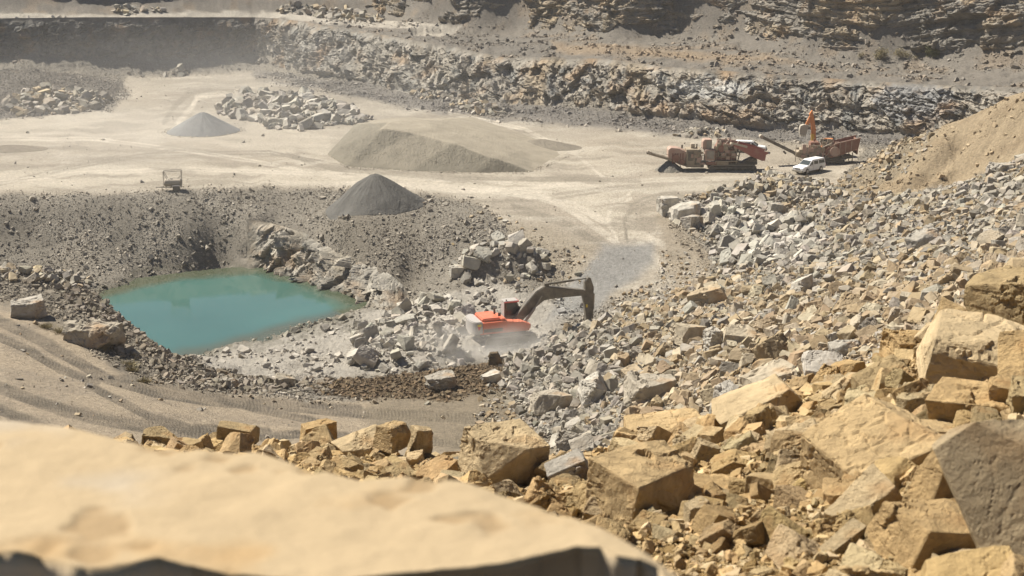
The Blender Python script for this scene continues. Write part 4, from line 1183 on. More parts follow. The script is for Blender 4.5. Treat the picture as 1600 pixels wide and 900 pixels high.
gravel_cone('gravel_pile', 1046, 266, 2.3, 1.7, (.23, .215, .185), 'small gravel pile under the low conveyor of the left crusher', seed=9)
gravel_cone('gravel_pile', 848, 229, 4.0, 1.3, (.27, .24, .195), 'small rounded mound at the tail of the broad tan stockpile', ell=1.7, seed=11, yaw=-.3)
gravel_cone('gravel_pile', 15, 233, 3.5, .7, (.26, .225, .18), 'low brown mound at the left edge of the pale floor', ell=1.8, seed=12)

def tin_heap(name, feet, inner, col, label, seed=20):
    pts = [by_z(*p) for p in feet] + [by_z(*p) for p in inner]
    nf = len(feet)
    for p in pts[:nf]: p[2] = ground_z(p[0], p[1]) - .15
    P = np.array(pts)
    rv, re_, rf, ov, oe, of_ = delaunay_2d_cdt([Vector((p[0], p[1])) for p in pts], [(k, (k + 1) % nf) for k in range(nf)] + [(nf + k, nf + k + 1) for k in range(4)], [], 1, 1e-4)
    lo, hi = P.min(0) - 2.5, P.max(0) + 2.5; st = .2
    gx_, gy_ = np.meshgrid(np.arange(lo[0], hi[0], st), np.arange(lo[1], hi[1], st), indexing='ij')
    Z = np.full(gx_.shape, np.nan)
    zz = [np.mean([pts[i][2] for i in o_]) for o_ in ov]
    for tri in rf:
        A, B, C = (np.array((rv[i].x, rv[i].y, zz[i])) for i in tri[:3])
        det = (B[1] - C[1]) * (A[0] - C[0]) + (C[0] - B[0]) * (A[1] - C[1])
        if abs(det) < 1e-9: continue
        l1 = ((B[1] - C[1]) * (gx_ - C[0]) + (C[0] - B[0]) * (gy_ - C[1])) / det
        l2 = ((C[1] - A[1]) * (gx_ - C[0]) + (A[0] - C[0]) * (gy_ - C[1])) / det
        ok = (l1 >= -1e-6) & (l2 >= -1e-6) & (1 - l1 - l2 >= -1e-6)
        Z[ok] = (l1 * A[2] + l2 * B[2] + (1 - l1 - l2) * C[2])[ok]
    out = np.isnan(Z)
    G = sample(GZ1, gx_.ravel(), gy_.ravel()).reshape(Z.shape)
    Z = np.where(out, G - .4, Z)
    K = Z.copy(); G_ = G - .4
    for _ in range(9):
        K = (np.roll(K, 1, 0) + np.roll(K, -1, 0) + np.roll(K, 1, 1) + np.roll(K, -1, 1) + 2 * K) / 6
    for sl in ((slice(0, 10), slice(None)), (slice(-10, None), slice(None)), (slice(None), slice(0, 10)), (slice(None), slice(-10, None))): K[sl] = G_[sl]
    H = np.clip(K - G, 0, 1)
    slope = np.hypot(*np.gradient(K, st))
    st_m = sstep(.25, .5, slope)
    f, _ = facets(gx_ / .3, gy_ / .3, gx_ * 0, seed, 1.2, flat=True)
    rill = fbm(gx_ * 1.0, gy_ * .25, sc=.9, oc=4, s=seed + 1)
    K = K + H * (.05 * f * st_m + .03 * f + .12 * rill * st_m + .15 * fbm(gx_, gy_, sc=.3, oc=4, s=seed + 2))
    n = fbm(gx_, gy_, sc=.5, oc=4, s=seed + 3)[..., None]
    t = (C3(*col[0]) * (1 - st_m[..., None]) + C3(*col[1]) * st_m[..., None]) * (1 + .15 * n)  # steep sides get a darker tone: shade of the front painted in
    c = P[:nf].mean(0)
    Fq = grid_faces(*gx_.shape)[:, ::-1]; Fq = Fq[(K > G - .33).ravel()[Fq].any(1)]
    o = np_mesh(name, (np.stack([gx_, gy_, K], -1) - c).reshape(-1, 3), Fq, MAT['pile_gravel'], np.clip(t, .02, .8).reshape(-1, 3), smooth=False)
    o.location = c
    if o.data.polygons[0].normal.z < 0: o.data.flip_normals()
    tag(o, label, 'stockpile')
tin_heap('stockpile', [(508, 240, 0), (540, 260, 0), (640, 267, 0), (740, 269, 0), (838, 268, 0), (885, 242, 0), (868, 226, 0), (810, 205, 0), (740, 184, 0), (660, 175, 0), (600, 178, 0), (555, 192, 0)],
         [(575, 210, 3.6), (598, 200, 4.6), (650, 207, 4.1), (710, 223, 3.2), (770, 246, 1.8), (610, 190, 4.4), (680, 187, 3.9), (750, 205, 2.6), (820, 232, 1.0), (530, 232, 1.2)],
         [(.35, .31, .245), (.215, .195, .155)], 'broad tan gravel stockpile with a flat top in the middle of the quarry floor')
# ------------------------------------------------------------------ machines
paint('orange_paint', (.66, .12, .045), .5, dust=.22, dustcol=(.50, .38, .30))
paint('pale_paint', (.40, .39, .39), .5, dust=.35)
paint('dark_paint', (.05, .046, .038), .55, dust=.25)
paint('arm_orange', (.60, .19, .04), .45, dust=.15)
paint('arm_yellow', (.75, .45, .05), .45, dust=.15)
paint('rust_red', (.20, .065, .045), .7, dust=.42, dustcol=(.30, .22, .16))
paint('bright_red', (.27, .05, .04), .6, dust=.22)
paint('dusty_tan', (.24, .19, .13), .8, dust=.4)
paint('dusty_pink', (.36, .20, .16), .7, dust=.45)
paint('grey_steel', (.20, .19, .17), .6, dust=.45)
paint('white_paint', (.80, .80, .79), .35, dust=.05)
paint('cream_tank', (.38, .33, .26), .6, dust=.4)
paint('rubber', (.03, .03, .03), .85, dust=.3)
paint('bucket_steel', (.36, .33, .28), .6, dust=.3)
paint('yellow_decal', (.80, .60, .06), .5, dust=.05)
paint('red_decal', (.65, .08, .08), .5, dust=.05)
m, nt, b = nodes('dark_glass'); b.inputs['Base Color'].default_value = (.05, .06, .06, 1); b.inputs['Roughness'].default_value = .12
m, nt, b = nodes('chrome'); b.inputs['Base Color'].default_value = (.6, .6, .6, 1); b.inputs['Roughness'].default_value = .25; b.inputs['Metallic'].default_value = .8
m, nt, b = nodes('lamp_glass'); b.inputs['Base Color'].default_value = (.75, .76, .78, 1); b.inputs['Roughness'].default_value = .15

class Part:
    """collects bevelled solids and links them as one mesh under a thing"""
    def __init__(s): s.bm = bmesh.new()
    def _bev(s, tmp, bev):
        if bev > 0: bmesh.ops.bevel(tmp, geom=tmp.edges[:], offset=bev, segments=2, affect='EDGES', clamp_overlap=True)
        me = bpy.data.meshes.new('t'); tmp.to_mesh(me); tmp.free(); s.bm.from_mesh(me); bpy.data.meshes.remove(me)
    def box(s, x0, x1, y0, y1, z0, z1, bev=.03, rot=None):
        t = bmesh.new(); bmesh.ops.create_cube(t, size=1)
        M = Matrix.Translation(((x0 + x1) / 2, (y0 + y1) / 2, (z0 + z1) / 2))
        if rot: M = M @ Euler(rot).to_matrix().to_4x4()
        bmesh.ops.transform(t, matrix=M @ Matrix.Diagonal((abs(x1 - x0), abs(y1 - y0), abs(z1 - z0), 1)), verts=t.verts)
        s._bev(t, bev); return s
    def prism(s, pts, y0, y1, bev=.02, axis='y'):
        """outline in the XZ plane (or XY for axis z) pushed between two depths"""
        t = bmesh.new()
        f = lambda p, d: (p[0], d, p[1]) if axis == 'y' else ((d, p[0], p[1]) if axis == 'x' else (p[0], p[1], d))
        a = [t.verts.new(f(p, y0)) for p in pts]; b_ = [t.verts.new(f(p, y1)) for p in pts]
        n = len(pts)
        t.faces.new(a); t.faces.new(b_[::-1])
        for k in range(n): t.faces.new((a[k], b_[k], b_[(k + 1) % n], a[(k + 1) % n]))
        bmesh.ops.recalc_face_normals(t, faces=t.faces)
        s._bev(t, bev); return s
    def rod(s, p, q, r, n=10, r2=None):
        p, q = Vector(p), Vector(q); d = q - p
        t = bmesh.new()
        bmesh.ops.create_cone(t, cap_ends=True, segments=n, radius1=r, radius2=r if r2 is None else r2, depth=d.length)
        M = Matrix.Translation((p + q) / 2) @ d.to_track_quat('Z', 'Y').to_matrix().to_4x4()
        bmesh.ops.transform(t, matrix=M, verts=t.verts)
        s._bev(t, 0); return s
    def bar(s, p, q, w, h=None, bev=0.0):
        """square bar between two points"""
        p, q = Vector(p), Vector(q); d = q - p; h = h or w
        t = bmesh.new(); bmesh.ops.create_cube(t, size=1)
        x = d.normalized(); up = Vector((0, 0, 1)) if abs(x.z) < .95 else Vector((0, 1, 0))
        y = up.cross(x).normalized(); z = x.cross(y)
        M = Matrix((x, y, z)).transposed().to_4x4()
        bmesh.ops.transform(t, matrix=Matrix.Translation((p + q) / 2) @ M @ Matrix.Diagonal((d.length, w, h, 1)), verts=t.verts)
        s._bev(t, bev); return s
    def build(s, name, mat, parent):
        bmesh.ops.recalc_face_normals(s.bm, faces=s.bm.faces)
        me = bpy.data.meshes.new(name); s.bm.to_mesh(me); s.bm.free()
        me.materials.append(MAT[mat])
        o = bpy.data.objects.new(name, me); COL.objects.link(o); o.parent = parent
        return o

def thing(name, label, cat, loc, yaw=0, group=None, pitch=0, roll=0):
    o = bpy.data.objects.new(name, None); COL.objects.link(o)
    o.empty_display_size = .5
    o.location = loc; o.rotation_euler = (roll, pitch, yaw)
    return tag(o, label, cat, group)

def crawler(par, y, L, w, hgt, gs=.16):
    """one track: belt with grouser bars, rollers and frame"""
    def loop(inset):
        r = hgt / 2 - inset; pts = []
        for k in range(13):
            a = math.pi / 2 - k * math.pi / 12; pts.append((L / 2 - hgt / 2 + r * math.cos(a), hgt / 2 + r * math.sin(a)))
        for k in range(13):
            a = -math.pi / 2 - k * math.pi / 12; pts.append((-L / 2 + hgt / 2 + r * math.cos(a), hgt / 2 + r * math.sin(a)))
        return pts
    t = Part()
    o_, i_ = loop(0), loop(.09)
    tb = bmesh.new(); n = len(o_)
    ring = [[tb.verts.new((p[0], yy, p[1])) for p in l] for l in (o_, i_) for yy in (y - w / 2, y + w / 2)]
    for k in range(n):
        k2 = (k + 1) % n
        for a, b_ in ((0, 1), (1, 3), (3, 2), (2, 0)): tb.faces.new((ring[a][k], ring[b_][k], ring[b_][k2], ring[a][k2]))
    t._bev(tb, 0)
    per = [0]
    for k in range(n): per.append(per[-1] + math.dist(o_[k], o_[(k + 1) % n]))
    m_ = int(per[-1] / (gs * 1.6))
    for q in range(m_):
        s_ = q / m_ * per[-1]; k = max(j for j in range(n) if per[j] <= s_)
        f = (s_ - per[k]) / (per[k + 1] - per[k]); a, b_ = o_[k], o_[(k + 1) % n]
        x, z = a[0] + (b_[0] - a[0]) * f, a[1] + (b_[1] - a[1]) * f
        ang = math.atan2(b_[1] - a[1], b_[0] - a[0])
        t.box(x - .03, x + .03, y - w / 2, y + w / 2, z - .04, z + .05, 0, rot=(0, -ang, 0))
    tr = t.build('track', 'grey_steel', par)
    w_ = Part()
    w_.rod((L / 2 - hgt / 2, y - w * .35, hgt / 2), (L / 2 - hgt / 2, y + w * .35, hgt / 2), hgt * .38, 16)
    w_.rod((-L / 2 + hgt / 2, y - w * .35, hgt / 2), (-L / 2 + hgt / 2, y + w * .35, hgt / 2), hgt * .38, 16)
    for k in range(6):
        x = -L / 2 + hgt + k * (L - 2 * hgt) / 5
        w_.rod((x, y - w * .3, .24), (x, y + w * .3, .24), .15, 10)
    w_.box(-L / 2 + hgt * .6, L / 2 - hgt * .6, y - w * .28, y + w * .28, .3, hgt - .22, .03)
    w_.build('rollers', 'dark_paint', tr)

def digger():
    """large orange excavator working at the toe of the slope"""
    g = ground_at(790, 534, 120, 180)
    g[2] = ground_z(g[0], g[1]) + .15
    e = thing('excavator', 'large orange excavator with a dark boom digging in the dust beside the pond', 'excavator', g, yaw=R(19))
    crawler(e, 1.75, 5.9, .75, 1.15); crawler(e, -1.75, 5.9, .75, 1.15)
    Part().box(-1.6, 1.6, -1.5, 1.5, .55, 1.05, .08).rod((0, 0, 1.0), (0, 0, 1.45), .95, 28).build('undercarriage', 'dark_paint', e)
    hb = Part()
    hb.box(-3.4, 2.2, -1.72, 1.72, 1.42, 1.62, .03)
    hb.prism([(-3.1, 1.62), (-3.1, 2.72), (-.55, 2.72), (.9, 2.5), (1.35, 2.5), (2.35, 2.12), (2.35, 1.62)], -1.72, -.62, .05)     # near side with sloping step
    hb.prism([(-3.1, 1.62), (-3.1, 2.72), (-.15, 2.72), (-.15, 1.62)], -.62, 1.72, .05)
    body = hb.build('house', 'orange_paint', e)
    Part().box(-3.0, -.9, -1.775, -1.722, 1.66, 2.02, .01).build('lower_side_panel', 'dark_paint', body)
    Part().box(-3.05, -1.0, -1.35, 1.5, 2.723, 3.08, .1).box(-1.0, -.45, -1.5, -.5, 2.723, 2.98, .05).build('engine_cover', 'orange_paint', body)
    Part().rod((-1.2, .2, 3.05), (-1.2, .2, 3.62), .11).rod((-1.2, .2, 3.6), (-1.1, .2, 3.75), .1).rod((-.75, -.2, 2.9), (-.75, -.2, 3.3), .16).build('exhaust', 'dark_paint', e)
    rl = Part()
    for y in (-1.68,):
        for x in (-.4, .3, 1.0, 1.9): rl.rod((x, y, 2.1 if x > 1.5 else 2.45), (x, y, 3.15 if x < 1.5 else 2.9), .025, 6)
        rl.rod((-.4, y, 3.15), (1.0, y, 3.15), .025, 6).rod((1.0, y, 3.15), (1.9, y, 2.9), .025, 6)
    rl.build('handrail', 'dark_paint', e)
    # counterweight: rounded at the rear
    pts = [(-3.12, -1.74)] + [(-3.45 - .85 * math.cos(a) ** .6 if math.cos(a) > 0 else -3.45, 1.74 * math.sin(a)) for a in np.linspace(-math.pi / 2, math.pi / 2, 17)] + [(-3.12, 1.74)]
    cw = Part().prism(pts, 1.5, 2.86, .08, axis='z').build('counterweight', 'pale_paint', e)
    Part().box(-3.72, -3.30, -1.772, -1.735, 2.40, 2.62, .005).build('yellow_mark', 'yellow_decal', cw)
    Part().prism([(-3.7, 2.36), (-3.36, 2.36), (-3.45, 2.1), (-3.62, 1.95)], -1.772, -1.735, .003).build('red_mark', 'red_decal', cw)
    # cab
    cb = Part()
    cb.prism([(.15, 2.5), (.15, 4.25), (.3, 4.33), (1.55, 4.33), (1.85, 3.5), (2.05, 2.5), (1.9, 1.7), (.15, 1.7)], .62, 1.7, .05)
    cab = cb.build('cab', 'dark_paint', e)
    Part().box(.05, 1.72, .52, 1.8, 4.30, 4.44, .06).build('cab_roof', 'pale_paint', cab)
    Part().box(.08, .148, .66, 1.66, 1.8, 4.22, .01).build('rear_panel', 'pale_paint', cab)
    Part().box(1.66, 1.76, .5, 1.82, 4.27, 4.40, .02).box(.05, 1.72, .48, .53, 4.26, 4.38, .01).build('roof_trim', 'red_decal', cab)
    Part().prism([(.35, 2.75), (.35, 4.1), (1.42, 4.1), (1.66, 3.5), (1.82, 2.75)], .585, .618, .003).build('window', 'dark_glass', cab)
    Part().box(.45, .85, .56, .582, 3.0, 3.9, .0, rot=(0, .2, 0)).build('window_reflection_strip', 'lamp_glass', cab) if False else None
    Part().rod((.35, .7, 4.44), (.35, .7, 4.62), .07).build('beacon', 'dark_paint', cab)
    cab.scale.z = .93; cab.location.z = .12
    # boom
    bm_ = Part()
    boom = [(.9, 2.15), (1.35, 3.0), (2.5, 4.35), (3.45, 5.35), (4.3, 5.78), (5.6, 5.62), (9.15, 4.95), (9.45, 4.62), (9.1, 4.35), (5.2, 4.35), (4.35, 4.2), (3.4, 3.5), (1.9, 2.2), (1.35, 1.85)]
    bm_.prism(boom, -.36, .36, .05)
    bo = bm_.build('boom', 'dark_paint', e)
    Part().rod((1.95, -.62, 1.95), (3.2, -.62, 3.55), .15).rod((3.2, -.62, 3.55), (4.0, -.62, 4.85), .075).rod((1.95, .62, 1.95), (3.2, .62, 3.55), .15).rod((3.2, .62, 3.55), (4.0, .62, 4.85), .075).build('boom_cylinder', 'grey_steel', bo)
    Part().rod((4.9, 0, 5.95), (8.0, 0, 6.12), .13).rod((8.0, 0, 6.12), (9.6, 0, 6.2), .07).box(4.5, 5.0, -.16, .16, 5.6, 6.05, .03).build('stick_cylinder', 'dark_paint', bo)
    Part().rod((1.5, -.38, 3.1), (3.3, -.38, 5.1), .04, 6).rod((3.3, -.38, 5.1), (4.4, -.38, 5.7), .04, 6).rod((4.4, -.38, 5.7), (9.0, -.38, 5.0), .03, 6).build('hose', 'rubber', bo)
    # stick
    st = Part().prism([(9.2, 5.9), (9.55, 6.35), (9.85, 6.3), (10.25, 5.2), (10.2, 3.4), (10.0, 1.0), (9.5, .9), (9.15, 3.4), (8.95, 4.3), (9.25, 4.9)], -.3, .3, .04).build('stick', 'dark_paint', e)
    Part().box(9.30, 9.52, -.318, -.302, 2.95, 3.3, .003).build('yellow_mark', 'yellow_decal', st)
    Part().rod((10.35, 0, 4.4), (10.3, 0, 2.7), .12).rod((10.3, 0, 2.7), (10.25, 0, 1.5), .07).build('bucket_cylinder', 'grey_steel', st)
    bk = Part()
    cur = [(9.9, 1.05), (9.3, .95), (8.75, .45), (8.6, -.2), (8.9, -.75), (9.5, -.95), (10.3, -.8)]
    inn = [(10.25, -.68), (9.52, -.82), (8.98, -.65), (8.72, -.18), (8.86, .38), (9.36, .84), (9.88, .93)]
    bk.prism(cur + inn, -.85, .85, .01)
    side = [(9.9, 1.0), (9.3, .9), (8.8, .42), (8.66, -.2), (8.94, -.7), (9.5, -.88), (10.25, -.72)]
    bk.prism(side, -.87, -.8, .01).prism(side, .8, .87, .01)
    bucket = bk.build('bucket', 'bucket_steel', e)
    for k in range(5):
        y = -.7 + k * .35
        Part().prism([(10.2, -.82), (10.2, -.68), (10.6, -.74)], y - .07, y + .07, .005).build('tooth', 'grey_steel', bucket)
    return e
digger()

def px_frame(px, py, zc0=None, z=0.0):
    """ground point under a photo pixel on the quarry floor and pixels per metre there"""
    c = by_z(px, py, z); gz = ground_z(c[0], c[1]); c = by_z(px, py, gz)
    zc = c[1] * CP + (HC - c[2]) * SP
    return c, F / zc

def crusher():
    c, k = px_frame(1112, 268)
    X = lambda p: (p - 1112) / k
    Zf = lambda q: (268 - q) / (k * .965)
    t = thing('crusher', 'dusty red tracked crusher with a low conveyor and a raised bright red hopper', 'crusher', c + np.array([0, 1.6, 0]))
    for y in (-1.25, 1.25):
        r_ = thing('x', None, None, (0, 0, 0)); bpy.data.objects.remove(r_)
    x0, x1 = X(1108), X(1182)
    for y in (-1.25, 1.25):
        L = x1 - x0
        tmp = len(t.children)
        crawler(t, y, L, .5, .95)
    for ch in t.children:
        ch.location.x = (x0 + x1) / 2
    ch_ = Part()
    ch_.box(X(1068), X(1184), -1.0, 1.0, .98, 1.28, .03).box(X(1080), X(1100), -1.35, 1.35, .55, 1.0, .04).box(X(1100), X(1182), -1.45, -1.05, 1.0, 1.2, .02)
    for p in (1075, 1100, 1150, 1170): ch_.bar((X(p), -1.2, 1.2), (X(p), -1.2, 2.0), .16)
    ch_.prism([(X(1160), 1.25), (X(1160), .7), (X(1183), 1.5), (X(1183), 2.0), (X(1176), 2.0)], -.6, .6, .03)
    ch_.build('chassis', 'dark_paint', t)
    Part().box(X(1120), X(1138), -1.55, -1.46, .98, 1.55, .02).build('side_locker', 'dusty_tan', t)
    Part().box(X(1103), X(1119.5), -1.55, -1.46, .98, 1.5, .02).build('side_locker', 'rust_red', t)
    # discharge conveyor at the left
    a, b_ = Vector((X(1012), -.6, Zf(241))), Vector((X(1082), -.6, .75))
    cv = Part()
    for yy in (-1.05, -.15): cv.bar((a.x, yy, a.z), (b_.x, yy, b_.z), .10, .34)
    n = 12
    for q in range(n):
        f = q / (n - 1); p = a.lerp(b_, f); cv.bar((p.x, -1.05, p.z - .15), (p.x, -.15, p.z - .15), .07)
    cv.bar((X(1060), -1.0, Zf(251)), (X(1064), -1.0, Zf(262)), .1).bar((X(1030), -1.0, Zf(246)), (X(1072), -1.0, Zf(236)), .06)
    conv = cv.build('conveyor', 'dusty_tan', t)
    Part().bar(a + Vector((0, 0, .1)), b_ + Vector((0, 0, .1)), .7, .05).rod((a.x, -1.0, a.z + .02), (a.x, -.2, a.z + .02), .2).build('belt', 'rubber', conv)
    Part().box(a.x - .1, a.x + .55, -1.12, -.08, a.z - .1, a.z + .28, .04, rot=(0, .35, 0)).build('head_guard', 'cream_tank', conv)
    # engine housing, boxes and crusher body
    eng = Part()
    eng.prism([(X(1044), Zf(248)), (X(1044), Zf(236)), (X(1048), Zf(233)), (X(1060), Zf(234)), (X(1074), Zf(240)), (X(1074), Zf(262)), (X(1060), Zf(258))], -1.1, 1.2, .06)
    eng.build('engine_housing', 'dusty_pink', t)
    d = Part()
    for q in range(5): d.box(X(1050 + q * 4), X(1052 + q * 4), -1.16, -1.1, Zf(256), Zf(241), .01)
    d.rod((X(1056), -1.3, Zf(248)), (X(1056), -1.1, Zf(248)), .55, 18).rod((X(1066), -1.35, Zf(254)), (X(1066), -1.1, Zf(254)), .4, 16)
    d.build('pulley', 'rust_red', t)
    Part().box(X(1072), X(1095), -1.4, 1.2, Zf(262), Zf(235), .05).build('power_box', 'dusty_tan', t)
    Part().box(X(1074.5), X(1083), -1.46, -1.41, Zf(252), Zf(238), .02).box(X(1085), X(1093), -1.46, -1.41, Zf(258), Zf(240), .02).build('grille', 'dark_paint', t)
    Part().box(X(1080), X(1086), -.4, .8, Zf(235), Zf(228), .05).build('air_cleaner', 'cream_tank', t)
    Part().rod((X(1090), .3, Zf(235)), (X(1090), .3, Zf(229)), .1).rod((X(1067), .5, Zf(236)), (X(1067), .5, Zf(231)), .14).build('exhaust', 'dark_paint', t)
    hd = Part().prism([(X(1098), Zf(236)), (X(1098), Zf(224)), (X(1100), Zf(221)), (X(1112), Zf(221)), (X(1112), Zf(236))], -.8, 1.1, .06)
    hd.build('hood', 'dusty_pink', t)
    Part().box(X(1103.5), X(1111.5), -.86, -.81, Zf(235), Zf(222.5), .03).build('hood_panel', 'grey_steel', t)
    Part().box(X(1101), X(1117), -1.42, 0, Zf(252), Zf(235.5), .08).build('cabinet', 'dusty_pink', t)
    Part().box(X(1104), X(1115), -1.48, -1.43, Zf(249), Zf(237), .03).build('cabinet_panel', 'grey_steel', t)
    cr_ = Part()
    cr_.prism([(X(1118), Zf(255)), (X(1118), Zf(234)), (X(1123), Zf(226)), (X(1137), Zf(226)), (X(1149), Zf(233)), (X(1150), Zf(255))], -1.0, 1.1, .05)
    cr_.rod((X(1128), -1.35, Zf(234)), (X(1128), -1.0, Zf(234)), .62, 20).rod((X(1141), -1.3, Zf(240)), (X(1141), -1.0, Zf(240)), .5, 18)
    cr_.build('crusher_body', 'rust_red', t)
    Part().rod((X(1130), 0, Zf(228)), (X(1130), 0, Zf(221)), .3).box(X(1121), X(1127), -.6, .5, Zf(227), Zf(222), .05).box(X(1133), X(1140), -.4, .6, Zf(227), Zf(221.5), .05).build('hydraulic_unit', 'dusty_pink', t)
    rl = Part()
    for p in (1118, 1126, 1134, 1142, 1150): rl.rod((X(p), -1.6, 1.25), (X(p), -1.6, Zf(240)), .03, 6)
    for q in (240, 245): rl.rod((X(1118), -1.6, Zf(q)), (X(1150), -1.6, Zf(q)), .03, 6)
    rl.box(X(1117), X(1152), -1.7, -1.1, Zf(253), Zf(251.8), .01)
    rl.bar((X(1118), -1.6, 1.2), (X(1118), -1.6, Zf(252)), .1).bar((X(1150), -1.6, 1.2), (X(1150), -1.6, Zf(252)), .1)
    rl.build('walkway', 'dusty_tan', t)
    # hopper and feeder at the right
    hp = Part()
    hp.prism([(X(1141), Zf(226)), (X(1146), Zf(224.5)), (X(1178), Zf(232)), (X(1201), Zf(240)), (X(1196), Zf(243)), (X(1195), Zf(252)), (X(1190), Zf(252)), (X(1172), Zf(245)), (X(1148), Zf(231))], -1.5, -1.42, .02)
    hp.prism([(X(1141), Zf(226)), (X(1146), Zf(224.5)), (X(1178), Zf(232)), (X(1201), Zf(240)), (X(1196), Zf(243)), (X(1195), Zf(252)), (X(1190), Zf(252)), (X(1172), Zf(245)), (X(1148), Zf(231))], 1.42, 1.5, .02)
    hp.bar((X(1148), 0, Zf(232)), (X(1190), 0, Zf(251)), 2.9, .08)
    hp.build('hopper', 'bright_red', t)
    Part().rod((X(1142), -1.55, Zf(227)), (X(1142), 1.5, Zf(227)), .22).bar((X(1143), -1.56, Zf(225)), (X(1166), -1.56, Zf(231)), .08, .3).build('feeder_roller', 'cream_tank', t)
    lg = Part()
    lg.bar((X(1152), -1.2, 1.2), (X(1156), -1.2, Zf(236)), .18).bar((X(1152), 1.2, 1.2), (X(1156), 1.2, Zf(236)), .18).bar((X(1168), -1.1, 1.3), (X(1180), -1.1, Zf(248)), .12)
    lg.bar((X(1160), -.9, .9), (X(1183), -.9, Zf(252)), .12, .3).box(X(1176), X(1184), -.8, .8, Zf(258), Zf(251), .04)
    lg.build('hopper_frame', 'dark_paint', t)
    return t
CR = crusher()

def fittings(t, X, Zf, x0, x1, q0, q1, y0, y1, n, seed):
    """pipes, valve boxes, brackets and hoses crowded on a machine's side"""
    r = random.Random(seed)
    for mat, nm in (('dark_paint', 'bracket'), ('dusty_tan', 'valve_box'), ('dusty_pink', 'cover'), ('cream_tank', 'pipe')):
        p = Part()
        for _ in range(n):
            x = X(r.uniform(x0, x1)); z = Zf(r.uniform(q0, q1)); y = r.uniform(y0, y1)
            if nm in ('pipe', 'bracket'):
                d = r.choice([(1, 0), (0, 1), (.7, .7), (.7, -.7)]); l = r.uniform(.4, 1.3)
                p.rod((x, y, z), (x + d[0] * l, y, z + d[1] * l), r.uniform(.03, .07), 6)
            else:
                a, b_ = r.uniform(.12, .4), r.uniform(.12, .4)
                Part().box(x - a, x + a, y - .12, y + .1, z - b_, z + b_, .02).build(nm, mat, t)
        if nm in ('pipe', 'bracket'): p.build({'pipe': 'pipework', 'bracket': 'bracing'}[nm], mat, t)
        else: p.bm.free()
_c, _k = px_frame(1112, 268)
fittings(CR, lambda p: (p - 1112) / _k, lambda q: (268 - q) / (_k * .965), 1118, 1150, 248, 228, -1.45, -1.0, 12, 5)
fittings(CR, lambda p: (p - 1112) / _k, lambda q: (268 - q) / (_k * .965), 1074, 1098, 258, 238, -1.5, -1.35, 5, 6)
fittings(CR, lambda p: (p - 1112) / _k, lambda q: (268 - q) / (_k * .965), 1120, 1146, 227, 222, -.8, .8, 5, 8)

